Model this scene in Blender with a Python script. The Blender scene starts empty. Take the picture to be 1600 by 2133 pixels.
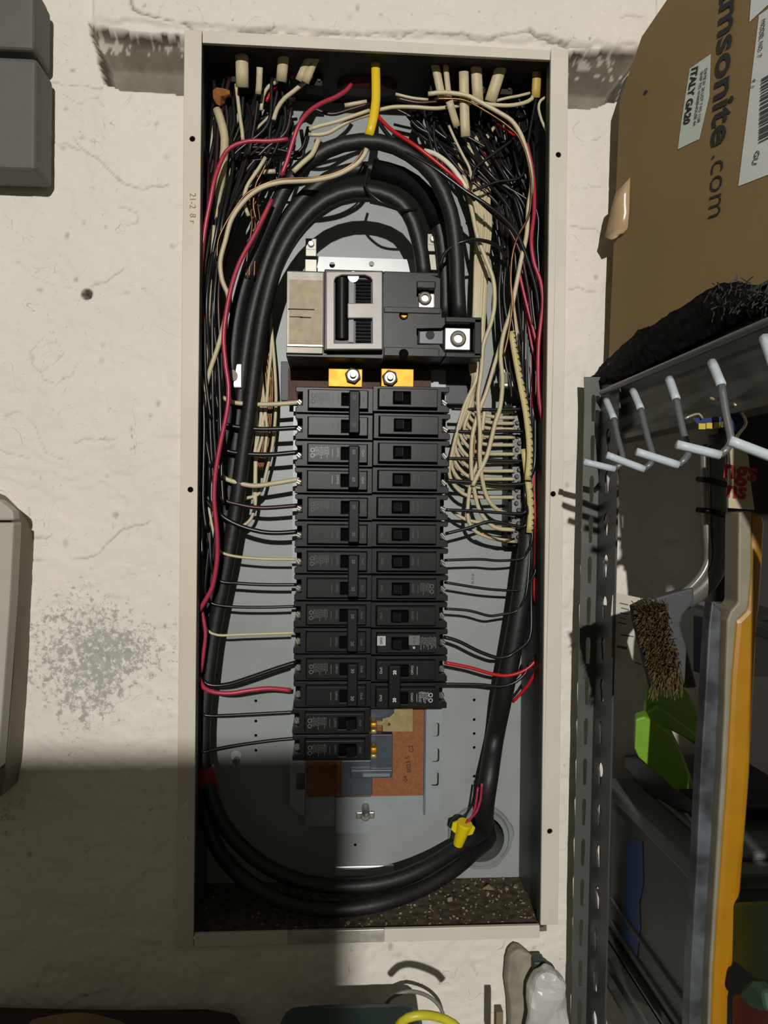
import bpy, bmesh, math, random
import numpy as np
from mathutils import Vector, Matrix
from mathutils.geometry import tessellate_polygon
random.seed(7)
S = bpy.context.scene
COL = S.collection
PI = math.pi

# ------------------------------------------------------------------ camera
D = 0.72
FPX = 1620.0
YAW, PITCH, ROLL = 0.06609208, -0.00546856, 0.01065914
F_ = Vector((math.sin(YAW) * math.cos(PITCH), math.cos(YAW) * math.cos(PITCH), math.sin(PITCH)))
R0 = F_.cross(Vector((0, 0, 1))).normalized()
U0 = R0.cross(F_)
R_ = R0 * math.cos(ROLL) + U0 * math.sin(ROLL)
U_ = U0 * math.cos(ROLL) - R0 * math.sin(ROLL)
EYE = Vector((0, -D, 0))
cd = bpy.data.cameras.new('camera')
cam = bpy.data.objects.new('camera', cd)
COL.objects.link(cam)
cd.sensor_fit = 'VERTICAL'; cd.sensor_height = 24.0; cd.lens = 24.0 * FPX / 2133.0
cd.clip_start = 0.01; cd.clip_end = 50
m = Matrix((R_, U_, -F_)).transposed().to_4x4(); m.translation = EYE
cam.matrix_world = m
S.camera = cam

# ------------------------------------------------------------------ world, lamp, exposure
S.view_settings.view_transform = 'Standard'
S.view_settings.look = 'None'
S.view_settings.exposure = 0.0
S.view_settings.gamma = 1.0
S.view_settings.use_curve_mapping = False
w = bpy.data.worlds.new('world'); S.world = w; w.use_nodes = True
w.node_tree.nodes['Background'].inputs[0].default_value = (1.0, 0.98, 0.76, 1)
w.node_tree.nodes['Background'].inputs[1].default_value = 0.105
LAMP = Vector((-0.07, -2.8, 0.60))
ld = bpy.data.lights.new('ceiling_lamp_light', 'AREA'); ld.shape = 'DISK'; ld.size = 0.035
ld.energy = 60; ld.color = (1.0, 0.965, 0.925)
lo = bpy.data.objects.new('lamp_light', ld); COL.objects.link(lo)
lo.location = LAMP
lo.rotation_euler = (Vector((0.03, 0, 0)) - LAMP).to_track_quat('-Z', 'Y').to_euler()

# ------------------------------------------------------------------ helpers
def ray(px, py):
    return (F_ * FPX + R_ * (px - 800.0) - U_ * (py - 1066.5)).normalized()
def P(px, py, Y=0.0):
    d = ray(px, py); return EYE + d * ((Y - EYE.y) / d.y)
def PX(px, py, X):
    d = ray(px, py); return EYE + d * ((X - EYE.x) / d.x)
def PPL(px, py, pt, n):
    d = ray(px, py); return EYE + d * ((pt - EYE).dot(n) / d.dot(n))
def pxm(r, Y=0.0):
    return r * (D + Y) / FPX

def lin(c):
    c = c / 255.0
    return c / 12.92 if c <= 0.04045 else ((c + 0.055) / 1.055) ** 2.4
MATS = {}
def mat(name, rgb, rough=0.5, metal=0.0, var=0.0, vscale=60.0, bump=0.0, bscale=200.0, spec=0.5, rgb2=None, coat=0.0):
    if name in MATS: return MATS[name]
    mt = bpy.data.materials.new(name); mt.use_nodes = True
    nt = mt.node_tree; b = nt.nodes['Principled BSDF']
    c = tuple(lin(v) for v in rgb) + (1,)
    b.inputs['Base Color'].default_value = c
    b.inputs['Roughness'].default_value = rough
    b.inputs['Metallic'].default_value = metal
    b.inputs['Specular IOR Level'].default_value = spec
    b.inputs['Coat Weight'].default_value = coat
    tc = nt.nodes.new('ShaderNodeTexCoord')
    if var > 0 or rgb2:
        n = nt.nodes.new('ShaderNodeTexNoise'); n.inputs['Scale'].default_value = vscale; n.inputs['Detail'].default_value = 5
        nt.links.new(tc.outputs['Object'], n.inputs['Vector'])
        cr = nt.nodes.new('ShaderNodeValToRGB')
        cr.color_ramp.elements[0].position = 0.35; cr.color_ramp.elements[1].position = 0.65
        c2 = tuple(lin(v) for v in rgb2) + (1,) if rgb2 else tuple(x * (1 - var) for x in c[:3]) + (1,)
        cr.color_ramp.elements[0].color = c2; cr.color_ramp.elements[1].color = c
        nt.links.new(n.outputs['Fac'], cr.inputs['Fac']); nt.links.new(cr.outputs['Color'], b.inputs['Base Color'])
    if bump > 0:
        n2 = nt.nodes.new('ShaderNodeTexNoise'); n2.inputs['Scale'].default_value = bscale; n2.inputs['Detail'].default_value = 4
        nt.links.new(tc.outputs['Object'], n2.inputs['Vector'])
        bp = nt.nodes.new('ShaderNodeBump'); bp.inputs['Strength'].default_value = bump; bp.inputs['Distance'].default_value = 0.001
        nt.links.new(n2.outputs['Fac'], bp.inputs['Height']); nt.links.new(bp.outputs['Normal'], b.inputs['Normal'])
    MATS[name] = mt
    return mt

def link(name, me, mt, parent=None, smooth=False):
    if mt is not None and len(me.materials) == 0: me.materials.append(mt)
    if smooth:
        for p in me.polygons: p.use_smooth = True
    o = bpy.data.objects.new(name, me); COL.objects.link(o)
    if parent is not None: o.parent = parent
    return o
def tag(o, label=None, cat=None, group=None, kind=None):
    if label: o['label'] = label
    if cat: o['category'] = cat
    if group: o['group'] = group
    if kind: o['kind'] = kind
    return o
def thing(name, label, cat, group=None, loc=(0, 0, 0)):
    o = bpy.data.objects.new(name, None); COL.objects.link(o); o.empty_display_size = 0.02
    o.location = loc
    return tag(o, label, cat, group)

class MB:
    """collects shapes, links them as ONE mesh"""
    def __init__(s): s.v = []; s.f = []
    def add(s, v, f):
        n = len(s.v); s.v += [tuple(q) for q in v]; s.f += [tuple(i + n for i in q) for q in f]; return s
    def box(s, x0, x1, y0, y1, z0, z1, M=None):
        v = [Vector((x, y, z)) for x in (x0, x1) for y in (y0, y1) for z in (z0, z1)]
        if M is not None: v = [M @ q for q in v]
        return s.add(v, [(0, 1, 3, 2), (4, 6, 7, 5), (0, 4, 5, 1), (2, 3, 7, 6), (0, 2, 6, 4), (1, 5, 7, 3)])
    def bpx(s, a, b, c, d, Y0, Y1, Yr=None):
        """box whose front face Y0 spans pixel rect (a,b)-(c,d)"""
        Yr = Y0 if Yr is None else Yr
        my = (b + d) / 2; mx = (a + c) / 2
        return s.box(P(a, my, Yr).x, P(c, my, Yr).x, Y0, Y1, P(mx, d, Yr).z, P(mx, b, Yr).z)
    def plate(s, outer, holes, y0, y1, M=None):
        """polygon in x,z with holes extruded from y0 to y1"""
        loops = [outer] + list(holes)
        pl = [[Vector((p[0], p[1], 0)) for p in lp] for lp in loops]
        tris = tessellate_polygon(pl)
        flat = [p for lp in loops for p in lp]; n = len(flat)
        v = [Vector((p[0], y0, p[1])) for p in flat] + [Vector((p[0], y1, p[1])) for p in flat]
        if M is not None: v = [M @ q for q in v]
        f = [tuple(t) for t in tris] + [tuple(i + n for i in reversed(t)) for t in tris]
        k = 0
        for lp in loops:
            L = len(lp)
            for i in range(L):
                a = k + i; b = k + (i + 1) % L; f.append((a, b, b + n, a + n))
            k += L
        return s.add(v, f)
    def cyl(s, a, b, r, n=16, r2=None, cap=True):
        a = Vector(a); b = Vector(b); r2 = r if r2 is None else r2
        d = (b - a).normalized(); u = d.orthogonal().normalized(); w_ = d.cross(u)
        v = []
        for c, rr in ((a, r), (b, r2)):
            for i in range(n):
                t = 2 * PI * i / n; v.append(c + (u * math.cos(t) + w_ * math.sin(t)) * rr)
        f = [(i, (i + 1) % n, n + (i + 1) % n, n + i) for i in range(n)]
        if cap: f += [tuple(reversed(range(n))), tuple(range(n, 2 * n))]
        return s.add(v, f)
    def tube(s, pts, r, n=8, step=None, cap=True, flat=1.0, jit=0.0):
        pts = [Vector(p) for p in pts]
        q = []
        ex = [pts[0] * 2 - pts[1]] + pts + [pts[-1] * 2 - pts[-2]]
        step = step or max(r * 1.6, 0.004)
        for i in range(1, len(ex) - 2):
            p0, p1, p2, p3 = ex[i - 1:i + 3]
            L = (p2 - p1).length; k = max(2, int(L / step))
            m1 = (p2 - p0) * 0.5; m2 = (p3 - p1) * 0.5
            l1 = max((p1 - p0).length, 1e-6); l3 = max((p3 - p2).length, 1e-6)
            m1 *= min(1, 2 * L / (l1 + L)) if l1 > L else 1.0
            m2 *= min(1, 2 * L / (l3 + L)) if l3 > L else 1.0
            for j in range(k):
                t = j / k; t2 = t * t; t3 = t2 * t
                q.append(p1 * (2 * t3 - 3 * t2 + 1) + m1 * (t3 - 2 * t2 + t) + p2 * (-2 * t3 + 3 * t2) + m2 * (t3 - t2))
        q.append(pts[-1])
        v = []; f = []; u = None
        for i, c in enumerate(q):
            d = (q[min(i + 1, len(q) - 1)] - q[max(i - 1, 0)])
            if d.length < 1e-9: d = Vector((0, 0, 1))
            d.normalize()
            if u is None: u = d.orthogonal().normalized() if flat == 1.0 else d.cross(Vector((0, 1, 0))).normalized()
            u = (u - d * u.dot(d)).normalized(); w_ = d.cross(u)
            for a in range(n):
                t = 2 * PI * a / n; v.append(c + u * math.cos(t) * r + w_ * math.sin(t) * r * flat)
        for i in range(len(q) - 1):
            for a in range(n):
                b = (a + 1) % n; f.append((i * n + a, i * n + b, (i + 1) * n + b, (i + 1) * n + a))
        if cap: f += [tuple(reversed(range(n))), tuple(range((len(q) - 1) * n, len(q) * n))]
        return s.add(v, f)
    def mesh(s, name, bevel=0.0, seg=2):
        me = bpy.data.meshes.new(name); me.from_pydata(s.v, [], s.f)
        bm = bmesh.new(); bm.from_mesh(me)
        bmesh.ops.recalc_face_normals(bm, faces=bm.faces)
        if bevel > 0:
            ed = [e for e in bm.edges if len(e.link_faces) == 2 and e.calc_face_angle(0) > 0.6]
            try: bmesh.ops.bevel(bm, geom=ed, offset=bevel, segments=seg, affect='EDGES', profile=0.5, clamp_overlap=True)
            except Exception: pass
        bm.to_mesh(me); bm.free()
        return me
    def build(s, name, mt, parent=None, bevel=0.0, smooth=False, seg=2):
        return link(name, s.mesh(name, bevel, seg), mt, parent, smooth)

def circle(cx, cz, r, n=16, a0=0.0):
    return [(cx + r * math.cos(a0 + 2 * PI * i / n), cz + r * math.sin(a0 + 2 * PI * i / n)) for i in range(n)]
def rrect(x0, x1, z0, z1, r, n=4):
    o = []
    for cx, cz, a in ((x1 - r, z1 - r, 0), (x0 + r, z1 - r, PI / 2), (x0 + r, z0 + r, PI), (x1 - r, z0 + r, 1.5 * PI)):
        for i in range(n + 1):
            t = a + PI / 2 * i / n; o.append((cx + r * math.cos(t), cz + r * math.sin(t)))
    return o
_txt = {}
def text_mesh(s, size, depth=0.0002, bold=0.0):
    k = (s, size, bold)
    if k in _txt: return _txt[k]
    c = bpy.data.curves.new('lettering', 'FONT'); c.body = s; c.size = size; c.extrude = depth / 2
    c.align_x = 'CENTER'; c.align_y = 'CENTER'; c.resolution_u = 3; c.offset = bold
    o = bpy.data.objects.new('tmp', c); COL.objects.link(o)
    dg = bpy.context.evaluated_depsgraph_get()
    me = bpy.data.meshes.new_from_object(o.evaluated_get(dg))
    bpy.data.objects.remove(o); me.name = 'lettering'; _txt[k] = me
    return me
def text(s, size, pos, right, up, mt, parent, name='lettering', sx=1.0, bold=0.0, label=None):
    """flat printed lettering with its reading direction and up direction"""
    me = text_mesh(s, size, bold=bold).copy()
    me.materials.clear(); me.materials.append(mt)
    r = Vector(right).normalized(); u = Vector(up).normalized(); u = (u - r * u.dot(r)).normalized(); n = r.cross(u)
    M = Matrix((r * sx, u, n)).transposed().to_4x4(); M.translation = Vector(pos)
    me.transform(M)
    o = link(name, me, mt, parent)
    if label: o['label'] = label
    return o

# ------------------------------------------------------------------ materials
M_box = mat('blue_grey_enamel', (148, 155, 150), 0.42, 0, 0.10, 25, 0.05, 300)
M_boxin = mat('shaded_enamel_side', (70, 76, 72), 0.5, 0, 0.2, 30)  # same enamel as the back, darkened for the shade inside the box
M_trim = mat('cream_painted_steel', (214, 208, 193), 0.45, 0, 0.06, 18, 0.1, 120)
M_trim_l = mat('cream_steel_rust_marks', (212, 206, 190), 0.5, 0, 0, 9, 0.1, 120, rgb2=(204, 194, 174))
M_bare = mat('worn_bare_steel', (168, 166, 160), 0.4, 0.3, 0, 90, 0.2, 200, rgb2=(205, 200, 186))
M_brk = mat('breaker_plastic', (27, 29, 27), 0.36, 0, 0.22, 220, spec=.2)
M_brk2 = mat('breaker_face_plastic', (28, 30, 28), 0.35, 0, 0.25, 160, spec=.2)
M_blk = mat('black_plastic', (12, 12, 12), 0.45, spec=.2)
M_hole = mat('black_gap', (6, 6, 6), 0.9, spec=0.1)
M_scr = mat('zinc_screw', (128, 126, 116), 0.38, 0.8)
M_lug = mat('aluminium_lug', (222, 220, 208), 0.3, 0.6, 0.08, 200)
M_brass = mat('brass_bar', (214, 160, 60), 0.5, 0.7, 0.3, 120)
M_tin = mat('pale_brass_plate', (172, 156, 108), 0.4, 0.6, 0.2, 180)
M_fib = mat('orange_brown_fibre', (146, 92, 55), 0.8, 0, 0.25, 350)
M_fibd = mat('dark_brown_fibre', (98, 74, 62), 0.8, 0, 0.2, 300)
M_tapeb = mat('smoky_plastic', (72, 80, 90), 0.3, 0, 0.3, 60)
M_white = mat('cream_insulation', (206, 193, 158), 0.42, 0, 0.10, 60)
M_white2 = mat('white_insulation', (226, 222, 200), 0.35, 0, 0.05, 60)
M_jack = mat('cream_cable_jacket', (204, 190, 152), 0.5, 0, 0.14, 80)
M_black = mat('black_insulation', (26, 26, 25), 0.3)
M_brown = mat('dark_brown_insulation', (52, 26, 24), 0.35)
M_red = mat('red_insulation', (176, 54, 74), 0.35, 0, 0.1, 60)
M_red2 = mat('bright_red_insulation', (186, 30, 36), 0.35)
M_cop = mat('bare_copper', (140, 104, 76), 0.36, 0.9, 0.5, 90)
M_yel = mat('yellow_sheath', (232, 196, 30), 0.4)
M_yel2 = mat('pale_yellow_sheath', (206, 172, 86), 0.5, 0, 0.15, 90)
M_cab = mat('black_service_cable', (28, 28, 26), 0.5, 0, 0.25, 40, 0.2, 250)
M_print = mat('white_print', (176, 180, 178), 0.6)
M_printd = mat('dim_grey_print', (110, 113, 110), 0.6)
M_ink = mat('black_ink', (34, 32, 30), 0.7)
# ------------------------------------------------------------------ the setting: plastered wall
OX0 = P(404.6, 1940.6).x; OX1 = P(1145, 130).x
OX0 = (P(421.7, 94).x + P(404.6, 1940.6).x) / 2; OX1 = (P(1145, 130).x + P(1124, 1923).x) / 2
OZ1 = (P(421.7, 94).z + P(1145, 130).z) / 2; OZ0 = (P(404.6, 1940.6).z + P(1124, 1923).z) / 2
FLOOR = -1.30

def vnoise(X, Z, sc, seed):
    rs = np.random.RandomState(seed); G = rs.rand(256, 256)
    x = X * sc + 100.0; z = Z * sc + 100.0
    xi = np.floor(x).astype(int); zi = np.floor(z).astype(int); fx = x - xi; fz = z - zi
    fx = fx * fx * (3 - 2 * fx); fz = fz * fz * (3 - 2 * fz)
    g = lambda a, b: G[a % 256, b % 256]
    return (g(xi, zi) * (1 - fx) + g(xi + 1, zi) * fx) * (1 - fz) + (g(xi, zi + 1) * (1 - fx) + g(xi + 1, zi + 1) * fx) * fz
def fbm(X, Z, sc, seed, o=4):
    a = 0.5; s_ = 0; t = 0
    for i in range(o): s_ = s_ + a * vnoise(X, Z, sc * 2 ** i, seed + i); t += a; a *= 0.5
    return s_ / t
def seg_dist(X, Z, pts):
    d = np.full(X.shape, 1e9)
    for (ax, az), (bx, bz) in zip(pts[:-1], pts[1:]):
        vx, vz = bx - ax, bz - az; L = vx * vx + vz * vz + 1e-12
        t = np.clip(((X - ax) * vx + (Z - az) * vz) / L, 0, 1)
        d = np.minimum(d, np.hypot(X - ax - t * vx, Z - az - t * vz))
    return d
def inpoly(X, Z, pts):
    c = np.zeros(X.shape, bool); n = len(pts)
    for i in range(n):
        x1, z1 = pts[i]; x2, z2 = pts[(i + 1) % n]
        if z1 == z2: continue
        k = ((z1 > Z) != (z2 > Z)) & (X < (x2 - x1) * (Z - z1) / (z2 - z1) + x1); c ^= k
    return c
def w2(l): return [(P(a, b).x, P(a, b).z) for a, b in l]

def make_wall():
    st = 0.0018
    bx0, bx1, bz0, bz1 = OX0 - 0.006, OX1 + 0.006, OZ0 - 0.006, OZ1 + 0.006
    def axis(lo, hi, c0, c1, far0, far1):
        a = list(np.arange(lo, c0, st)) + [c0]; b = list(np.arange(c0 + st, c1 - st * .5, st)); c = [c1] + list(np.arange(c1 + st, hi, st))
        return np.array([far0, far0 * .5 + lo * .5] + a + b + c + [far1 * .5 + hi * .5, far1])
    xs = axis(-0.37, 0.47, bx0, bx1, -1.6, 1.6); zs = axis(-0.52, 0.52, bz0, bz1, FLOOR, 1.3)
    X, Z = np.meshgrid(xs, zs, indexing='ij')
    wx = (fbm(X, Z, 9, 3) - .5) * .05; wz = (fbm(X, Z, 9, 13) - .5) * .05
    h = (fbm(X, Z, 5, 1, 3) - .5) * 0.006
    n1 = fbm(X + wx, Z + wz, 14, 21, 4)
    t = n1 * 7; ti = np.floor(t); tf = t - ti
    h += (ti + np.clip((tf - .0) / 0.07, 0, 1)) * 0.00075
    n2 = fbm(X + wz, Z * 1.6 + wx, 26, 41, 4); t = n2 * 6; ti = np.floor(t); tf = t - ti
    h += (ti + np.clip(tf / 0.12, 0, 1)) * 0.0004
    h += (fbm(X, Z, 90, 61, 3) - .5) * 0.0009
    crack = np.zeros(X.shape)
    jx = (fbm(X, Z, 70, 77, 3) - .5) * 0.008; jz = (fbm(X, Z, 70, 88, 3) - .5) * 0.008
    lines = [([(262, -20), (285, 20), (330, 36), (385, 50), (410, 66), (470, 72), (540, 70), (570, 60)], .0013, .0024),
             ([(400, 62), (480, 66), (600, 70), (760, 72), (900, 76), (1020, 86), (1100, 72), (1180, 96), (1230, 104)], .0013, .0016),
             ([(1100, 70), (1130, 88), (1178, 102)], .002, .003),
             ([(85, 172), (150, 176), (215, 180)], .0010, .001), ([(90, 284), (115, 298), (165, 310)], .0010, .001),
             ([(150, 288), (200, 330), (262, 386), (306, 395), (345, 382)], .0011, .0012),
             ([(130, 195), (165, 218), (180, 205), (205, 200), (217, 222)], .0009, .0006),
             ([(150, 1160), (195, 1160), (215, 1138), (250, 1108), (305, 1085)], .0011, .0012),
             ([(60, 1122), (110, 1116)], .0012, .0012), ([(60, 1168), (95, 1164)], .0012, .0012),
             ([(62, 735), (62, 755), (95, 790), (120, 797), (150, 785), (165, 760)], .0009, .0007),
             ([(62, 735), (92, 702), (120, 718), (130, 740), (85, 775)], .0008, .0005),
             ([(10, 866), (45, 862), (75, 890), (95, 945), (130, 955)], .0009, .0006),
             ([(160, 922), (175, 915), (200, 922), (240, 912)], .0010, .0008), ([(0, 940), (60, 958)], .0008, .0006),
             ([(60, 560), (90, 590), (160, 600)], .0008, .0004), ([(190, 592), (235, 580), (255, 560)], .001, .001),
             ([(250, 430), (280, 440), (285, 460), (262, 470)], .001, .0008), ([(1290, 40), (1340, 45)], .001, .001),
             ([(1185, 605), (1240, 608)], .001, .001), ([(985, 2010), (1000, 2035)], .001, .001), ([(842, 2030), (850, 2060), (880, 2045)], .001, .001),
             ([(1190, 470), (1230, 475), (1255, 490)], .001, .001), ([(1187, 390), (1250, 392)], .0008, .0006),
             ([(1385, 1128), (1412, 1133)], .001, .001), ([(335, 40), (338, 0)], .0008, .0004)]
    for pl, wd, dp in lines:
        d = seg_dist(X + jx, Z + jz, w2(pl)); k = np.clip(1 - d / wd, 0, 1) ** .7
        h -= k * dp; crack = np.maximum(crack, k * min(1, dp / .0022 * .8 + .12))
    # plaster above the panel swells out over it
    zt = P(800, 78).z + jz
    h += np.clip((Z - zt) / 0.004, 0, 1) * 0.0035 * (np.abs(X - .04) < .26)
    # the two raw mortar pockets beside the top of the panel
    mort = np.zeros(X.shape)
    for poly, dep in ((w2([(182, 45), (200, 58), (250, 62), (330, 68), (372, 70), (400, 76), (400, 197), (340, 193), (245, 184), (215, 172), (208, 140), (198, 100), (188, 72)]), .030),
                      (w2([(1150, 105), (1180, 108), (1240, 106), (1332, 107), (1325, 130), (1300, 165), (1288, 212), (1225, 226), (1150, 222)]), .034)):
        ins = inpoly(X + jx * .5, Z + jz * .5, poly); zt2 = max(p[1] for p in poly); zb = min(p[1] for p in poly)
        dd = seg_dist(X + jx * .5, Z + jz * .5, poly + [poly[0]])
        u = np.clip((zt2 - Z) / 0.026, 0, 1)
        prof = -dep * np.minimum(u ** .8, np.clip(dd / .004, 0, 1)) + (fbm(X, Z, 60, 5, 3) - .5) * .003
        h = np.where(ins, prof, h); mort = np.maximum(mort, np.where(ins, 1.0, 0))
        lipc = ins & (Z > zt2 - .015) & (fbm(X, Z, 240, 9, 3) > .60); mort[lipc] = .25
    # drilled hole and small pits
    hx, hz = w2([(181, 613)])[0]; d = np.hypot(X - hx, Z - hz)
    h -= np.clip((.0045 - d) / .002, 0, 1) * .02; crack = np.maximum(crack, np.clip((.0055 - d) / .0015, 0, 1) * 1.4)
    rs = np.random.RandomState(4)
    for i in range(150):
        a, b = rs.uniform(-20, 1260), rs.uniform(0, 2100); r = rs.uniform(.0012, .0026)
        px, pz = w2([(a, b)])[0]
        d = np.hypot((X - px), (Z - pz) * rs.uniform(.5, 1.5)); k = np.clip(1.4 - d / r, 0, 1)
        crack = np.maximum(crack, k * rs.uniform(.15, .6)); h -= k * .001
    sx, sz = w2([(195, 1370)])[0]
    e = np.sqrt(((X - sx) / .062) ** 2 + ((Z - sz) / .066) ** 2)
    e = e + (fbm(X, Z, 22, 33, 3) - .5) * .9
    stain = np.clip(1.25 - e, 0, 1)
    sx, sz = w2([(15, 1700)])[0]; e = np.sqrt(((X - sx) / .04) ** 2 + ((Z - sz) / .06) ** 2); stain = np.maximum(stain, np.clip(.9 - e, 0, 1) * .6)
    nx, nz = X.shape
    co = np.stack([X, -h + .0035, Z], -1).reshape(-1, 3)
    idx = np.arange(nx * nz).reshape(nx, nz)
    cx = (X[:-1, :-1] + X[1:, 1:]) / 2; cz = (Z[:-1, :-1] + Z[1:, 1:]) / 2
    keep = ~((cx > bx0) & (cx < bx1) & (cz > bz0) & (cz < bz1))
    q = np.stack([idx[:-1, :-1], idx[1:, :-1], idx[1:, 1:], idx[:-1, 1:]], -1)[keep]
    me = bpy.data.meshes.new('wall_front')
    me.vertices.add(len(co)); me.vertices.foreach_set('co', co.ravel())
    me.loops.add(q.size); me.loops.foreach_set('vertex_index', q.ravel().astype(np.int32))
    me.polygons.add(len(q)); me.polygons.foreach_set('loop_start', np.arange(0, q.size, 4, dtype=np.int32))
    me.polygons.foreach_set('use_smooth', np.ones(len(q), bool))
    me.update(calc_edges=True)
    for nm, arr in (('crack', crack), ('mortar', mort), ('stain', stain)):
        at = me.attributes.new(nm, 'FLOAT', 'POINT'); at.data.foreach_set('value', arr.ravel().astype(np.float32))
    mt = bpy.data.materials.new('white_painted_plaster'); mt.use_nodes = True; nt = mt.node_tree; N = nt.nodes; L = nt.links
    b = N['Principled BSDF']; b.inputs['Roughness'].default_value = .62; b.inputs['Specular IOR Level'].default_value = .25
    tc = N.new('ShaderNodeTexCoord')
    def noise(sc, det=5, ro=.6):
        n = N.new('ShaderNodeTexNoise'); n.inputs['Scale'].default_value = sc; n.inputs['Detail'].default_value = det; n.inputs['Roughness'].default_value = ro
        L.new(tc.outputs['Object'], n.inputs['Vector']); return n.outputs['Fac']
    def ramp(s_, p0, p1, c0=0, c1=1):
        r = N.new('ShaderNodeMapRange'); r.inputs['From Min'].default_value = p0; r.inputs['From Max'].default_value = p1
        r.inputs['To Min'].default_value = c0; r.inputs['To Max'].default_value = c1; L.new(s_, r.inputs['Value']); return r.outputs['Result']
    def mul(a, b_):
        n = N.new('ShaderNodeMath'); n.operation = 'MULTIPLY'; L.new(a, n.inputs[0])
        if isinstance(b_, float): n.inputs[1].default_value = b_
        else: L.new(b_, n.inputs[1])
        return n.outputs[0]
    def att(nm):
        a = N.new('ShaderNodeAttribute'); a.attribute_name = nm; return a.outputs['Fac']
    def mix(f, a, b_):
        n = N.new('ShaderNodeMix'); n.data_type = 'RGBA'; L.new(f, n.inputs['Factor'])
        for k, v in (('A', a), ('B', b_)):
            s_ = [i for i in n.inputs if i.name == k and i.type == 'RGBA'][0]
            if isinstance(v, tuple): s_.default_value = tuple(lin(c) for c in v) + (1,)
            else: L.new(v, s_)
        return [o for o in n.outputs if o.type == 'RGBA'][0]
    c = mix(ramp(noise(7), .35, .7), (228, 222, 210), (220, 215, 204))
    c = mix(ramp(noise(160, 3), .68, .78), c, (200, 193, 178))
    st_ = N.new('ShaderNodeMath'); st_.operation = 'ADD'; L.new(ramp(noise(150, 8, .8), .3, .7, -.62, .62), st_.inputs[0]); L.new(mul(att('stain'), .60), st_.inputs[1])
    c = mix(mul(ramp(st_.outputs[0], .34, .56), .75), c, (142, 144, 141))
    geo = N.new('ShaderNodeTexNoise'); geo.inputs['Scale'].default_value = 16; geo.inputs['Detail'].default_value = 3; geo.inputs['Distortion'].default_value = .8
    L.new(tc.outputs['Object'], geo.inputs['Vector'])
    fr = N.new('ShaderNodeMath'); fr.operation = 'PINGPONG'; fr.inputs[1].default_value = .08; L.new(geo.outputs['Fac'], fr.inputs[0])
    edge_ = mul(ramp(fr.outputs[0], .0035, .0), ramp(noise(30, 4), .50, .62))
    c = mix(mul(edge_, .5), c, (120, 110, 96))
    c = mix(mul(ramp(att('crack'), 0, 1), .85), c, (92, 84, 72))
    mc = mix(ramp(noise(40), .3, .7), (112, 107, 94), (138, 132, 118))
    c = mix(att('mortar'), c, mc)
    L.new(c, b.inputs['Base Color'])
    bp = N.new('ShaderNodeBump'); bp.inputs['Strength'].default_value = .35; bp.inputs['Distance'].default_value = .0006
    L.new(noise(260, 5), bp.inputs['Height']); L.new(bp.outputs['Normal'], b.inputs['Normal'])
    o = link('wall_front', me, mt); tag(o, 'rough white painted plaster wall with trowel marks, cracks and a grey stain', kind='structure')
make_wall()
o = MB().box(-1.6, 1.6, -3.4, .2, FLOOR - .05, FLOOR).build('floor', mat('concrete_floor', (104, 100, 92), .8, 0, .2, 8)); tag(o, kind='structure')
# unseen blocker added behind the viewer to cast the lower-left shadow
pc = P(728, 1588, 0.0); tt = 1.35 / 2.8
edge = pc.lerp(LAMP, tt)
o = MB().box(-1.6, edge.x, -1.42, -1.35, FLOOR, edge.z + .006).build('shadow_blocker', mat('blocker_paint', (150, 145, 130), .8)); tag(o, kind='structure')

# ------------------------------------------------------------------ the panel enclosure
panel = thing('electrical_panel', 'tall open grey breaker panel box with cream painted rim set in white plaster', 'electrical panel', loc=(0.037, 0, 0))
def pp(o, label=None):
    o.parent = panel; o.matrix_parent_inverse = Matrix.Translation((-0.037, 0, 0))
    if label: o['label'] = label
    return o
BX0, BX1, BZ0, BZ1, BY = OX0 - .004, OX1 + .004, OZ0 - .003, OZ1 + .004, .098
kc = P(1000, 1742, BY); kr = .0262
def wob(cx, cz, r, n, a, k): return [(cx + (r + a * math.sin(k * t)) * math.cos(t), cz + (r + a * math.sin(k * t)) * math.sin(t)) for t in [2 * PI * i / n for i in range(n)]]
hs = [circle(kc.x, kc.z, kr, 40)]
for (a, b) in ((988, 1458), (988, 1499), (988, 1528), (988, 1557), (988, 1617), (533, 1460), (533, 1502), (533, 1532), (533, 1563), (449, 1406), (740, 1760)):
    q = P(a, b, BY); hs.append(circle(q.x, q.z, .0016, 8))
pp(MB().plate([(BX0, BZ0), (BX1, BZ0), (BX1, BZ1), (BX0, BZ1)], hs, BY, BY + .0015).build('back_plate', M_box))
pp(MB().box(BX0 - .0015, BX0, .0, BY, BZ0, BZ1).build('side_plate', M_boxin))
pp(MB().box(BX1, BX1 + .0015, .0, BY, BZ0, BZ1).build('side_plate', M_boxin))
pp(MB().box(BX0, BX1, .0, BY, BZ1, BZ1 + .0015).build('top_plate', mat('shaded_dark_steel', (44, 42, 36), .7, 0, .3, 30)))  # near-black top plate colour carries the shade at the box top
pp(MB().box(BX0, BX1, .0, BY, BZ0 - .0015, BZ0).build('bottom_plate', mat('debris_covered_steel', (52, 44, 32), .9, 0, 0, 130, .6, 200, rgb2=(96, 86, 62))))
pp(MB().box(BX0 - .02, BX1 + .02, BY + .06, BY + .065, BZ0, BZ1).build('cavity_back', M_hole), 'dark cavity behind the knockout')
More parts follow.
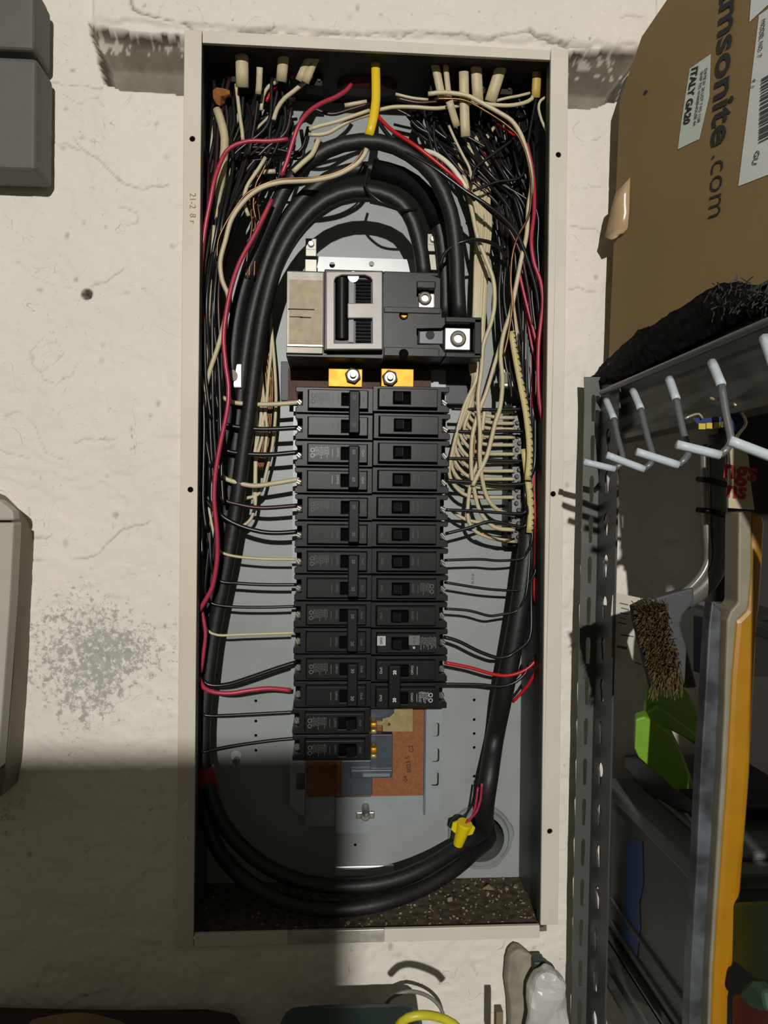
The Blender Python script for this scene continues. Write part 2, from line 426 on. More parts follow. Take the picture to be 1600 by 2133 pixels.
# conduit bushing in the knockout
mb = MB(); n = 40
r1, r2, r3 = kr + .0085, kr + .001, kr - .0015
v = []; f = []
rings = [(r1, BY - .0012), (r1 - .001, BY - .003), (r2 + .004, BY - .003), (r2 + .002, BY - .0065), (r3, BY - .0065), (r3, BY + .05)]
for k, (r, y) in enumerate(rings):
    for i in range(n):
        t = 2 * PI * i / n; rr = r + (.0018 if (k < 2 and i % 8 < 3) else 0)
        v.append((kc.x + rr * math.cos(t), y, kc.z + rr * math.sin(t)))
for k in range(len(rings) - 1):
    for i in range(n): f.append((k * n + i, k * n + (i + 1) % n, (k + 1) * n + (i + 1) % n, (k + 1) * n + i))
mb.add(v, f); pp(mb.build('conduit_locknut', mat('locknut_zinc', (138, 146, 138), .5, .2, .15, 60), smooth=False), 'grey notched locknut around the cable hole')
# rim: four cream flanges with screw holes
def q2(a, b): p = P(a, b, -.003); return (p.x, p.z)
RY0, RY1 = -.004, .0
Lo = [(P(384, 72).x + P(370, 1972).x) / 2, (P(1182, 100).x + P(1160, 1944).x) / 2, P(384, 74).z, P(370, 1972).z, P(1180, 100).z, P(1160, 1945).z]
hL = [circle(q2(*c)[0], q2(*c)[1], .0026, 10) for c in ((401, 290), (397, 1020), (387, 1745))]
hR = [circle(q2(*c)[0], q2(*c)[1], .0026, 10) for c in ((1163, 323), (1152, 1029), (1145, 1731))]
ztop, zbot = (Lo[2] + Lo[4]) / 2, (Lo[3] + Lo[5]) / 2
def flange(name, outer, holes, mt, label):
    pp(MB().plate(outer, holes, RY0, RY1).build(name, mt, bevel=.0005), label)
flange('rim_flange', [(Lo[0], zbot), (OX0, zbot), (OX0, ztop), (Lo[0], ztop)], hL, M_trim_l, 'left rim flange with rust marks and three screw holes')
flange('rim_flange', [(OX1, zbot + .012), (Lo[1], zbot + .012), (Lo[1], ztop), (OX1, ztop)], hR, M_trim, 'right rim flange with three screw holes')
flange('rim_flange', [(OX0 + .0006, OZ1), (OX1 - .0006, OZ1), (OX1 - .0006, ztop - .002), (OX0 + .0006, ztop)], [], M_trim, 'top rim flange')
xa, xb = P(600, 1950).x, P(800, 1950).x
flange('rim_flange', [(OX0 + .0008, zbot), (xa, zbot), (xa, OZ0), (OX0 + .0008, OZ0)], [], M_trim, 'lower rim flange, painted left end')
flange('rim_flange', [(xa, zbot), (xb, zbot), (xb, OZ0), (xa, OZ0)], [], M_bare, 'lower rim flange, paint worn to bare metal')
flange('rim_flange', [(xb, zbot), (OX1 - .0008, zbot), (OX1 - .0008, OZ0), (xb, OZ0)], [], M_trim, 'lower rim flange, painted right end')
for (a, b) in ((401, 290), (397, 1020), (387, 1745), (1163, 323), (1152, 1029), (1145, 1731)):
    q = q2(a, b); pp(MB().cyl((q[0], -.0022, q[1]), (q[0], -.0008, q[1]), .0034, 12).build('screw_hole_dark', M_hole))  # black discs stand in for the dark inside the screw holes
# inward returns of the rim
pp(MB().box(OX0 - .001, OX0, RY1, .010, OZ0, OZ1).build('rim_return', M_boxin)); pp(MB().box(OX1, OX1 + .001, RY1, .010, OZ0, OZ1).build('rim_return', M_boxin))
for (t_, a, b, sz) in (('21-2', 401, 418, .008), ('8 r', 401, 455, .008)):
    text(t_, sz, P(a, b, RY0 - .0003), (0, 0, -1), (1, 0, 0), mat('faded_brown_ink', (160, 132, 90), .8), panel)
for o in list(panel.children):
    if o.name.startswith('lettering'): o.matrix_parent_inverse = Matrix.Translation((-0.037, 0, 0))
# mounting pan: raised rails, fibre sheet
pan = mat('pan_grey_steel', (150, 158, 160), .4, .1, .1, 40)
ra, rb = P(886, 1600, .075), P(921, 1600, .075)
mb = MB(); sl = []
for (a, b) in ((908, 1519), (908, 1572), (907, 1622)):
    c0 = P(a - 8, b - 13, .078); c1 = P(a + 7, b + 15, .078); sl.append(rrect(c0.x, c1.x, c1.z, c0.z, .002, 3))
z0, z1 = P(900, 1698, .078).z, P(900, 770, .078).z
mb.plate([(ra.x, z0), (rb.x, z0 + .004), (rb.x, z1), (ra.x, z1)], sl, .078, .0795); pp(mb.build('mounting_rail', pan))
mb = MB(); c0 = P(617, 1610, .078); c1 = P(636, 1645, .078)
la, lb = P(604, 1600, .078), P(637, 1600, .078)
mb.plate([(la.x, z0 + .012), (lb.x, z0 - .001), (lb.x, z1), (la.x, z1)], [rrect(c0.x, c1.x, c1.z, c0.z, .001, 2)], .078, .0795); pp(mb.build('mounting_rail', pan))
mb = MB(); mb.box(lb.x, ra.x, .086, .0875, P(760, 1720, .086).z, P(760, 560, .086).z); pp(mb.build('mounting_pan', pan))
for x in (lb.x, ra.x): pp(MB().box(x - .0006, x + .0006, .078, .087, z0, z1).build('rail_web', pan))
fz = P(760, 1658, .08)
pp(MB().box(lb.x + .001, ra.x - .0015, .079, .0805, fz.z, P(760, 780, .08).z).build('fibre_sheet', M_fib))
pp(MB().box(P(600, 790, .072).x, P(898, 790, .072).x, .072, .0735, P(760, 845, .072).z, P(760, 770, .072).z).build('insulator_sheet', M_fibd), 'dark brown insulator sheet above the breakers')
# top bracket of the pan with slots
mb = MB(); t0, t1 = P(650, 600, .080), P(872, 541, .080)
hh = [circle(P(692, 552, .08).x, P(692, 552, .08).z, .003, 12), circle(P(774, 550, .08).x, P(774, 550, .08).z, .0028, 12)]
mb.plate([(t0.x, t0.z), (t1.x, t0.z), (t1.x, t1.z), (P(665, 541, .08).x, t1.z)], hh, .080, .0815)
pp(mb.build('top_bracket', mat('bright_bracket_steel', (186, 190, 188), .35, .2, .1, 60)))
def screw(pos, r, mt, parent, name='screw', h=.002, slot=True, washer=0.0):
    p = Vector(pos); mb = MB()
    if washer: mb.cyl(p + Vector((0, .0004, 0)), p + Vector((0, -.0006, 0)), washer, 18)
    mb.cyl(p, p + Vector((0, -h * .6, 0)), r, 12); mb.cyl(p + Vector((0, -h * .6, 0)), p + Vector((0, -h, 0)), r, 12, r2=r * .7)
    if slot:
        a = random.uniform(.3, 1.2)
        Mx = Matrix.Translation(p + Vector((0, -h, 0))) @ Matrix.Rotation(a, 4, 'Y')
        mb.box(-r * .75, r * .75, -.0002, .0004, r * .12, r * .4, Mx).box(-r * .75, r * .75, -.0002, .0004, -r * .4, -r * .12, Mx)
    return mb.build(name, mt, parent)
def clip_at(a, b, s=1):
    c = P(a, b, .06)
    mb = MB(); mb.box(c.x - .0055, c.x + .0055, .058, .0595, c.z - .004, c.z + .014).box(c.x - .0055, c.x + .0055, .058, .08, c.z + .002, c.z + .0035)
    mb.box(c.x - .006, c.x + .006, .060, .062, c.z - .022, c.z - .006)
    o = pp(mb.build('hold_down_clip', M_scr, bevel=.0006)); sc = screw((c.x, .058, c.z + .008), .0032, M_lug, o, h=.003)
clip_at(901, 517); clip_at(648, 527)
# lower stud, wingnut like clip, knock marks, dimples
def at_(a, b, Y=BY): return P(a, b, Y)
c = at_(762, 1688, .07); mb = MB(); mb.cyl((c.x, .086, c.z), (c.x, .062, c.z), .004, 12); mb.cyl((c.x, .062, c.z), (c.x, .058, c.z), .004, 12, r2=.0015)
o = pp(mb.build('threaded_stud', mat('stud_zinc', (150, 152, 146), .35, .7)))
mb = MB()
for s_ in (-1, 1): mb.box(c.x - .0095 if s_ < 0 else c.x + .001, c.x - .001 if s_ < 0 else c.x + .0095, .078, .081, c.z - .012, c.z - .005)
mb.cyl((c.x, .083, c.z - .009), (c.x, .076, c.z - .009), .0052, 8); mb.build('wing_nut', mat('stud_zinc', (150, 152, 146)), o, bevel=.001)
mb = MB(); a0, a1 = P(700, 1662, .078), P(772, 1736, .078); mb.box(a0.x, a1.x, .0795, .081, a1.z, a0.z); pp(mb.build('lower_tab', pan), 'small sheet tab behind the stud')
for (a, b) in ((818, 1680), (843, 1676), (677, 1679)):
    c = at_(a, b, .086); pp(MB().cyl((c.x, .0862, c.z), (c.x, .0852, c.z), .0026, 14).build('rivet', pan))
c = at_(490, 1590, .085); pp(screw((c.x, .098, c.z), .0036, mat('dark_zinc', (120, 122, 118), .2, .9), panel, 'mounting_screw', h=.010)); pp(MB().cyl((at_(492, 1573).x, .098, at_(492, 1573).z), (at_(492, 1573).x, .0965, at_(492, 1573).z), .0055, 16).build('paint_dot', mat('pale_washer', (190, 194, 190), .5)), 'pale round washer')
q0, q1 = P(697, 1809, .090), P(822, 1828, .090)
pp(MB().box(q0.x, q1.x, .094, .0985, q1.z, q0.z).build('stamped_slot', mat('worn_shiny_edge', (205, 208, 206), .3, .3), bevel=.0012), 'bright stamped ridge low on the back plate')
# lugs on the bus ends
def buslug(a0, a1, b0, b1, sa, sb):
    mb = MB(); mb.bpx(a0, b0, a1, b1, .030, .034); mb.bpx(a0, b1 - 4, a1, b1, .034, .06)
    o = pp(mb.build('bus_lug', M_brass, bevel=.0006), 'shiny brass bus lug with hex nut')
    c = P(sa, sb, .028); mb = MB(); mb.cyl((c.x, .031, c.z), (c.x, .0245, c.z), .0078, 6); nt_ = mb.build('hex_nut', mat('dark_hex_nut', (40, 38, 32), .5, .3), o, bevel=.0005)
    MB().cyl((c.x, .027, c.z), (c.x, .0235, c.z), .0055, 18).cyl((c.x, .0235, c.z), (c.x, .019, c.z), .0030, 12).build('bolt', M_scr, o, bevel=.0003)
buslug(684, 755, 768, 806, 735, 783); buslug(794, 862, 768, 806, 812, 788)
# exposed brass stab plate and stabs at the foot
g = lambda l, Y: [(P(a, b, Y).x, P(a, b, Y).z) for a, b in l]
pp(MB().plate(g([(822, 1466), (860, 1466), (860, 1525), (798, 1525), (797, 1512), (776, 1510), (776, 1505), (797, 1504), (797, 1499), (812, 1495), (821, 1486)], .05), [circle(P(810, 1510, .05).x, P(810, 1510, .05).z, .0016, 10)], .052, .0535).build('bus_plate', M_tin), 'pale brass bus plate below right breakers')
for (b0, b1) in ((1505, 1517), (1519, 1530), (1557, 1570), (1571, 1582)):
    mb = MB(); mb.bpx(772, b0, 786, b1, .045, .06); pp(mb.build('bus_stab', M_brass if b0 in (1505, 1557) else M_tin, bevel=.0015, smooth=True))
mb = MB(); mb.bpx(709, 1584, 776, 1658, .066, .078); mb.bpx(772, 1530, 818, 1620, .064, .078); mb.bpx(730, 1604, 818, 1621, .060, .066); mb.bpx(772, 1476, 822, 1500, .062, .078)
pp(mb.build('smoky_insulator', M_tapeb, bevel=.001), 'smoky grey plastic insulator block')
mb = MB(); mb.bpx(756, 1612, 812, 1618, .0585, .060); pp(mb.build('insulator_ridge', mat('smoky_ridge', (120, 126, 134), .3)))
for (t_, a, b) in (('C2', 857, 1560), ('8023 5', 851, 1592), ('04', 845, 1622)):
    o = pp(text(t_, .0062, P(a, b, .0785), (-.12, 0, 1), (-1, 0, -.12), mat('brown_black_ink', (58, 36, 24), .8), panel))
o = pp(text('BUS #', .0042, P(985, 1206, BY - .0003), (0, 0, 1), (-1, 0, 0), mat('grey_ink', (70, 76, 78), .8), panel))
# black crossbar that ties the neutral bars
mb = MB(); mb.bpx(585, 757, 985, 838, .080, .086); pp(mb.build('neutral_cross_strap', mat('dark_strap', (64, 68, 70), .5, .2, .2, 40), bevel=.0005), 'dark strap joining the two neutral bars')
# debris on the floor of the enclosure
rs = random.Random(3); mb = MB()
for i in range(330):
    x = OX0 + rs.random() ** .7 * (OX1 - OX0); y = rs.uniform(.006, .094); r = rs.uniform(.0003, .0010) * (1 + (rs.random() < .08))
    Mx = Matrix.Translation((x, y, BZ0 + r * .7)) @ Matrix.Rotation(rs.random() * 6, 4, 'Z') @ Matrix.Rotation(rs.random() * 2, 4, 'X')
    mb.box(-r * 1.3, r * 1.3, -r, r, -r * .5, r * .5, Mx)
for o in [pp(mb.build('debris', mat('pale_crumbs', (150, 140, 114), .8, 0, .4, 500)), 'pale crumbs of plaster and dust')]: o['kind'] = 'stuff'
rs = random.Random(5)
def leaf(pts, Y, name, lab):
    mb = MB(); v = [P(a, b, Y + rs.uniform(-.006, .006)) for a, b in pts]; c = sum(v, Vector()) / len(v); c.y -= .006
    n = len(v); vv = v + [q + Vector((0, .0008, 0)) for q in v] + [c, c + Vector((0, .0008, 0))]
    f = [(i, (i + 1) % n, 2 * n) for i in range(n)] + [(n + (i + 1) % n, n + i, 2 * n + 1) for i in range(n)] + [(i, (i + 1) % n, n + (i + 1) % n, n + i) for i in range(n)]
    o = mb.add(v=vv, f=f).build(name, mat('dry_tan_leaf', (128, 108, 70), .7, 0, .4, 160, .4, 200)); return tag(o, lab, 'dried leaf')
leaf([(1000, 1864), (1006, 1850), (1018, 1842), (1030, 1848), (1036, 1862), (1050, 1866), (1078, 1862), (1092, 1880), (1094, 1902), (1078, 1890), (1062, 1876), (1040, 1872), (1020, 1868)], .07, 'dried_leaf', 'curled tan dried leaf lying in the lower right corner of the panel')
leaf([(1090, 1893), (1098, 1888), (1106, 1900), (1108, 1912), (1102, 1918), (1092, 1912)], .045, 'seed_husk', 'small tan oval husk in the lower right corner of the panel')
# ------------------------------------------------------------------ circuit breakers
YB = .022
XWL = (P(617, 835, YB).x + P(610, 1560, YB).x) / 2; XWR = (P(938, 850, YB).x + P(930, 1450, YB).x) / 2
ZTL = P(700, 806, YB).z; ZTR = P(860, 804, YB).z
PTL = (ZTL - P(690, 1585, YB).z) / 14; PTR = (ZTR - P(850, 1478, YB).z) / 12
_bm = {}
def bmesh_part(s, kind):
    k = (s, kind)
    if k in _bm: return _bm[k]
    X = lambda u: s * u
    h = PTL
    mb = MB(); bev = 0
    def bx(u0, u1, y0, y1, z0, z1): mb.box(min(X(u0), X(u1)), max(X(u0), X(u1)), y0 - YB, y1 - YB, z0, z1)
    if kind == 'body':
        e = .0065 if s > 0 else .0075
        mb.plate([(X(0), -.0005), (X(.0738), -.0005), (X(.0738), -h + .0005), (X(0), -h + .0005), (X(0), -.0195), (X(.0018), -.0195), (X(.0018), -.0178), (X(e), -.0178), (X(e), -.0055), (X(.0012), -.0055), (X(0), -.0045)], [], 0, .045)
        bev = .0006
    elif kind == 'recess':
        bx(.001, .012, .046, .066, -h + .001, -.001)
        bx(.0115, .0692, .0213, .0222, -.0232, -.0031)
    elif kind == 'face':
        u0, u1 = (.0438, .0605) if s > 0 else (.0385, .0545)
        a, b = X(.0124), X(.0684); c, d = X(u0), X(u1)
        mb.plate([(a, -.0216), (b, -.0216), (b, -.0038), (a, -.0038)], [[(c, -.0185), (d, -.0185), (d, -.0070), (c, -.0070)]], .0135 - YB, .0215 - YB); bev = .0007
    elif kind == 'toggle':
        u0, u1 = (.0510, .0598) if s > 0 else (.0462, .0542)
        x0, x1 = X(u0), X(u1)
        mb.add([(x0, .0045 - YB, -.0082), (x1, .0075 - YB, -.0082), (x1, .021 - YB, -.0076), (x0, .021 - YB, -.0076), (x0, .0045 - YB, -.0172), (x1, .0075 - YB, -.0172), (x1, .021 - YB, -.0178), (x0, .021 - YB, -.0178)],
               [(0, 1, 2, 3), (7, 6, 5, 4), (0, 4, 5, 1), (1, 5, 6, 2), (2, 6, 7, 3), (3, 7, 4, 0)]); bev = .0007
    elif kind == 'tie':
        u0, u1 = (.0504, .0604) if s > 0 else (.0462, .0580)
        bx(u0, u1, .0030, .0085, -h - .0200, -.0058); bev = .0011
    elif kind == 'tie_leg':
        u0, u1 = (.0520, .0590) if s > 0 else (.0478, .0565)
        bx(u0, u1, .0085, .0212, -.0165, -.0095)
    elif kind == 'foot':
        bx(.010, .066, .0215, .060, -.0275, -.0250)
    me = mb.mesh(kind, bev); _bm[k] = me
    return me
def lines_print(root, s, u0, u1, z0, z1, mt, seed, name='fine_print', yy=.0132):
    rr = random.Random(seed); mb = MB(); u = u0
    while u < u1:
        z = z1 - rr.random() * .0012; ze = z0 + rr.random() * (z1 - z0) * .45
        while z > ze:
            L = rr.uniform(.0008, .0026); mb.box(min(s * u, s * (u + .0006)), max(s * u, s * (u + .0006)), yy - YB - .0001, yy - YB + .0002, max(z - L, ze), z); z -= L + .0005
        u += .0014
    o = mb.build(name, mt, root); return o
def make_pole(root, s, k, style):
    dz = Vector((0, 0, -k * (PTL if s > 0 else PTR)))
    def add(kind, mt, nm, smooth=False):
        o = link(nm, bmesh_part(s, kind), mt, root); o.location = dz; return o
    body = add('body', M_brk, 'body'); add('recess', M_hole, 'terminal_recess'); f = add('face', M_brk2, 'face_plate')
    if style.get('single'): add('toggle', M_blk, 'toggle')
    else: add('tie_leg', M_blk, 'toggle')
    c = Vector((s * .0052, .034 - YB, -.0152)) + dz
    mb = MB(); ax = Vector((-s * .35, -1, .25)).normalized()
    mb.cyl(c, c + ax * .0035, .0033, 12)
    Mx = Matrix.Translation(c + ax * .0036) @ Matrix.Rotation(random.uniform(.4, 1.1), 4, 'Y'); mb.box(-.0028, .0028, -.0003, .0003, .0004, .0016, Mx).box(-.0028, .0028, -.0003, .0003, -.0016, -.0004, Mx)
    mb.build('terminal_screw', M_scr, root)
    rt, up = ((0, 0, -1), (1, 0, 0)) if s > 0 else ((0, 0, 1), (-1, 0, 0))
    y = .0133 - YB
    pm = style.get('ink', M_printd)
    rate = style.get('rate')
    text('On/I', .0034, Vector((s * .0642, y, -.0125)) + dz, rt, up, pm, root)
    text('OFF/O', .0030, Vector((s * (.0405 if s > 0 else .0345), y, -.0120)) + dz, rt, up, pm, root)
    if style.get('bar', True):
        mb = MB(); x = s * (.0355 if s > 0 else .0300); mb.box(x - .0002, x + .0002, y - .0001, y + .0001, -.0165 + dz.z, -.0085 + dz.z); mb.build('print_bar', pm, root)
    if style.get('fine') == k + 1:
        lo = lines_print(root, s, .019, .0325 if s > 0 else .028, -.0185 , -.0065, style.get('fink', M_printd), k + 11); lo.location = dz
        cc = Vector((s * .0168, y, -.0100)) + dz
        mb = MB(); mb.plate(circle(cc.x, cc.z, .0021, 14), [circle(cc.x, cc.z, .0013, 12)], y - .0001, y + .0001); mb.plate(circle(cc.x, cc.z - .005, .0021, 14), [circle(cc.x, cc.z - .005, .0013, 12)], y - .0001, y + .0001)
        mb.build('approval_mark', style.get('fink', M_printd), root)
    if rate:
        if style.get('single'): px_, yy = (.0555 if s > 0 else .0502), .0055
        else: px_, yy = (.0553 if s > 0 else .0520), .0027
        text(rate, .0042, Vector((s * px_, yy - YB, -.0120)) + dz, rt, up, style.get('rink', pm), root, name='rating_number', bold=.00012)
M_dim2 = mat('very_dim_print', (84, 87, 85), .6)
def breaker(s, row, poles, label, style):
    x = XWL if s > 0 else XWR; z = (ZTL - PTL * row) if s > 0 else (ZTR - PTR * row)
    nm = 'double_pole_breaker' if poles == 2 else 'circuit_breaker'
    shift = random.uniform(-.0008, .0008)
    r = thing(nm, label, 'circuit breaker', 'circuit breakers in the %s column' % ('left' if s > 0 else 'right'), (x + shift, YB, z))
    for k in range(poles): make_pole(r, s, k, style)
    if poles == 2:
        link('handle_tie', bmesh_part(s, 'tie'), M_blk, r)
    return r
ordn = ['first', 'second', 'third', 'fourth', 'fifth', 'sixth', 'seventh', 'eighth', 'ninth', 'tenth', 'eleventh', 'twelfth', 'thirteenth', 'fourteenth']
dl = ['black double breaker at the top of the left column, cream wire above black wire', 'black double breaker marked 60, second from top of the left column',
      'black double breaker third from top of the left column, dark red-brown wire entering', 'black double breaker fourth from top on the left, thin cream wire entering its upper pole',
      'black double breaker fifth from top on the left, thin cream wire entering its lower pole', 'black double breaker lowest of the tied pairs on the left, thick red wire entering']
for i in range(6):
    st = dict(rate='60' if i == 1 else ('30' if i == 5 else '20'), ink=M_print if i == 1 else (M_printd if i == 5 else M_dim2), fink=M_print if i == 1 else M_dim2, fine=1, rink=M_printd if i in (1, 5) else M_dim2)
    breaker(1, i * 2, 2, dl[i], st)
breaker(1, 12, 1, 'black single breaker second from the bottom of the left column', dict(single=True, ink=M_dim2, fine=1, fink=M_dim2))
breaker(1, 13, 1, 'black single breaker at the very bottom of the left column', dict(single=True, ink=M_dim2, fine=1, fink=M_dim2))
for i in range(9):
    breaker(-1, i, 1, 'black single breaker, %s from the top of the right column' % ordn[i], dict(single=True, ink=M_dim2, fine=1 if i == 7 else 0, fink=M_dim2))
# the odd breaker with stickers
r = breaker(-1, 9, 1, 'black single breaker with small grey stickers and white fine print, tenth in the right column', dict(single=True, ink=M_dim2, bar=False))
mb = MB(); y = .0132 - YB
mb.box(-.0685, -.0605, y - .0002, y + .0002, -.0145, -.0055).build('rating_sticker', mat('pale_grey_sticker', (176, 178, 172), .5), r)
MB().box(-.0385, -.0280, y - .0002, y + .0002, -.0140, -.0050).build('approval_sticker', mat('grey_green_sticker', (96, 104, 98), .5), r)
text('GFCI', .0030, (-.0645, y - .0004, -.0100), (0, 0, 1), (-1, 0, 0), M_ink, r, bold=.0001); text('15 A', .0036, (-.0330, y - .0004, -.0095), (0, 0, 1), (-1, 0, 0), mat('dark_sticker_ink', (46, 50, 48), .6), r)
MB().cyl((-.0335, y, -.0165), (-.0335, y - .0004, -.0165), .0012, 12).build('white_dot', M_print, r)
lines_print(r, -1, .0125, .0265, -.0195, -.0060, mat('mid_print', (120, 124, 122), .6), 77)
breaker(-1, 10, 2, 'black double breaker marked 20 at the bottom of the right column, bright red wire entering', dict(rate='20', ink=M_print, fine=2, fink=M_print, rink=mat('bright_print', (215, 218, 216), .6)))

# ------------------------------------------------------------------ main breaker
bc = P(760, 745, .065)
mainb = thing('main_breaker', 'large black main breaker with grey H-shaped toggle frame and silver lugs', 'main breaker', loc=(bc.x, .065, bc.z))
def pm_(o, label=None):
    o.parent = mainb; o.matrix_parent_inverse = Matrix.Translation((-bc.x, -.065, -bc.z))
    if label: o['label'] = label
    return o
G = lambda l, Y: [(P(a, b, Y).x, P(a, b, Y).z) for a, b in l]
M_face = mat('satin_grey_black_face', (50, 49, 46), .38, 0, .3, 50, spec=.22)
mb = MB(); mb.bpx(597, 566, 800, 745, .004, .078); mb.bpx(797, 575, 905, 745, .022, .078); mb.bpx(797, 660, 1003, 745, .030, .078)
pm_(mb.build('case', mat('main_case_black', (20, 20, 20), .45), bevel=.0006))
mb = MB(); mb.bpx(597, 566, 673, 736, .000, .004); pm_(mb.build('side_cover', mat('dusty_grey_cover', (160, 154, 142), .45, .2, .3, 60, .1, 300), bevel=.0005), 'dusty grey cover plate')
mb = MB(); mb.bpx(602, 583, 671, 716, -.0006, .000); lb = pm_(mb.build('paper_label', mat('aged_paper', (192, 178, 152), .8, 0, .22, 110, .3, 600)), 'blank aged paper label')
for a, b, c, d_ in ((600, 643, 655, 645.5), (603, 659, 630, 661), (625, 660, 648, 662.5)):
    MB().bpx(a, b, c, d_, -.0008, -.0005).build('marker_line', M_ink, lb)
mb = MB(); mb.bpx(597, 717, 673, 722, -.002, .0); pm_(mb.build('cover_lip', mat('shiny_lip', (190, 182, 168), .3, .3), bevel=.0005))
M_fr = mat('worn_grey_toggle_frame', (152, 146, 138), .4, .1, .22, 50)
mb = MB(); Y = -.010
mb.plate([(a, b) for a, b in G([(679, 728), (679, 568), (681, 565), (794, 565), (797, 568), (797, 728)], Y)],
         [G([(697, 714), (697, 584), (700, 578), (712, 573), (760, 573), (772, 578), (775, 584), (775, 631), (724, 631), (724, 663), (775, 663), (775, 714)], Y)], Y, Y + .007)
pm_(mb.build('toggle_frame', M_fr, bevel=.0012))
mb = MB(); mb.bpx(675, 562, 798, 732, Y + .0065, .004); pm_(mb.build('toggle_housing', mat('main_case_black', (20, 20, 20)), bevel=.001))
mb = MB(); mb.cyl(P(712, 709, .0), P(712, 584, .0), .0062, 20); o = pm_(mb.build('toggle', M_blk, smooth=False)); o.location.y -= .004
mb = MB(); mb.bpx(727, 580, 737, 713, -.0065, .0); pm_(mb.build('toggle_bar', mat('grey_bar', (84, 86, 86), .4)))
mb = MB()
for i in range(18): mb.bpx(741, 582 + i * 7.4, 773, 586.6 + i * 7.4, -.0062, .0)
pm_(mb.build('ribbed_insert', mat('matte_black', (9, 9, 9), .75, spec=.15)))
mb = MB(); c = P(736, 577, -.006); mb.cyl((c.x, -.0045, c.z), (c.x, -.007, c.z), .005, 16); pm_(mb.build('frame_rivet', M_lug))
Y = .004
mb = MB(); mb.plate(G([(799, 742), (799, 570), (895, 572), (917, 580), (917, 641), (920, 645), (920, 661), (930, 664), (1003, 664), (1003, 742)], Y),
                    [G([(868, 601), (868, 641), (905, 641), (905, 601)], Y), G([(868, 684), (868, 718), (915, 718), (921, 727), (926, 734), (988, 734), (988, 672), (930, 672), (921, 683)], Y), circle(P(841, 657, Y).x, P(841, 657, Y).z, .0042, 16)], Y, Y + .026)
pm_(mb.build('front_cover', M_face, bevel=.0008), 'satin grey-black front cover')
for b0, b1 in ((640, 652), (724, 742)):
    mb = MB(); mb.bpx(800, b0, 918 if b0 < 700 else 915, b1, Y - .0014, Y + .001); pm_(mb.build('cover_rib', M_face, bevel=.0006))
mb = MB(); mb.bpx(868, 585, 908, 601, Y - .002, Y + .004); pm_(mb.build('pocket_hood', M_face, bevel=.0012))
mb = MB(); mb.bpx(799, 566, 914, 574, Y + .001, Y + .006); pm_(mb.build('top_ledge', M_face, bevel=.001))
def mlug(a, b, c, d_, sx, sy, sr, Y, lab):
    mb = MB(); mb.bpx(a, b, c, d_, Y, .06); o = pm_(mb.build('lug', M_lug, bevel=.0008), lab)
    q = P(sx, sy, Y); r = pxm(sr, Y); mb = MB(); n = 20; v = []; f = []
    rings = [(r, 0), (r, -.0022), (r * .82, -.003), (r * .55, -.003), (r * .5, .004)]
    for rr, yy in rings:
        for i in range(n):
            t = 2 * PI * i / n; v.append((q.x + rr * math.cos(t), Y + yy, q.z + rr * math.sin(t)))
    for k in range(len(rings) - 1):
        for i in range(n): f.append((k * n + i, k * n + (i + 1) % n, (k + 1) * n + (i + 1) % n, (k + 1) * n + i))
    f.append(tuple(4 * n + i for i in range(n)))
    mb.add(v, f).build('set_screw', mat('socket_screw', (104, 102, 88), .5, .3), o)
mlug(872, 611, 905, 641, 885, 622, 14, .012, 'small silver lug in the upper pocket')
mlug(927, 683, 980, 729, 954, 706, 17, .008, 'large silver lug in the lower pocket')
mb = MB(); mb.bpx(871, 686, 924, 717, .012, .03); mb.bpx(871, 688, 875, 716, .008, .012); pm_(mb.build('bridge_block', mat('blue_black_block', (58, 62, 70), .3), bevel=.001))
c = P(896, 698, .012); pm_(MB().cyl((c.x, .013, c.z), (c.x, .0112, c.z), .0042, 14).build('moulded_disc', M_blk))
pm_(screw(P(841, 657, .012), .0036, M_brass, None, 'cover_screw', h=.003)); c = P(841, 737, .002)
pm_(MB().cyl((c.x, .006, c.z), (c.x, .0015, c.z), .0045, 16).build('screw_recess', M_hole))
for (a, b, c_, d_, Y0, Y1) in ((988, 664, 1003, 742, -.001, .03), (928, 660, 1003, 672, -.001, .03), (928, 734, 1003, 745, -.001, .03)):
    mb = MB(); mb.bpx(a, b, c_, d_, Y0, Y1); pm_(mb.build('lug_shroud', M_brk, bevel=.0008))

# ------------------------------------------------------------------ neutral bars
def nbar(px, b0, b1, Yf, label, lug):
    c0 = P(px - 13, b0, Yf); c1 = P(px + 13, b1, Yf); xm = (P(px, b0, Yf).x)
    r = thing('neutral_bar', label, 'neutral bar', loc=(xm, .098, c1.z))
    inv = Matrix.Translation((-xm, -.098, -c1.z))
    def pa(o): o.parent = r; o.matrix_parent_inverse = inv; return o
    pa(MB().box(xm - .0055, xm + .0055, Yf, Yf + .008, c1.z, c0.z).build('bar', mat('dull_aluminium', (120, 122, 118), .4, .7, .3, 80), bevel=.0004))
    pa(MB().box(xm - .0075, xm + .0085, Yf + .008, .098, c1.z - .004, c0.z + .004).build('standoff', M_blk, bevel=.0006))
    n = int((c0.z - c1.z) / .0068)
    for i in range(n):
        z = c0.z - .004 - i * .0068; x = xm + (.0012 if i % 2 else -.0012)
        pa(screw((x, Yf, z), .0024, mat('dull_screw', (84, 84, 78), .4, .9), None, 'bar_screw', h=.0028))
    a, b, c, d_ = lug; mb = MB(); mb.bpx(a, b, c, d_, Yf - .012, Yf); o = pa(mb.build('end_lug', M_lug, bevel=.0012)); m_ = P((a + c) / 2 - 6, (b + d_) / 2, Yf - .012)
    MB().cyl((m_.x, Yf - .011, m_.z), (m_.x, Yf - .0145, m_.z), .0055, 18).build('lug_screw', mat('socket_screw', (130, 130, 118)), o)
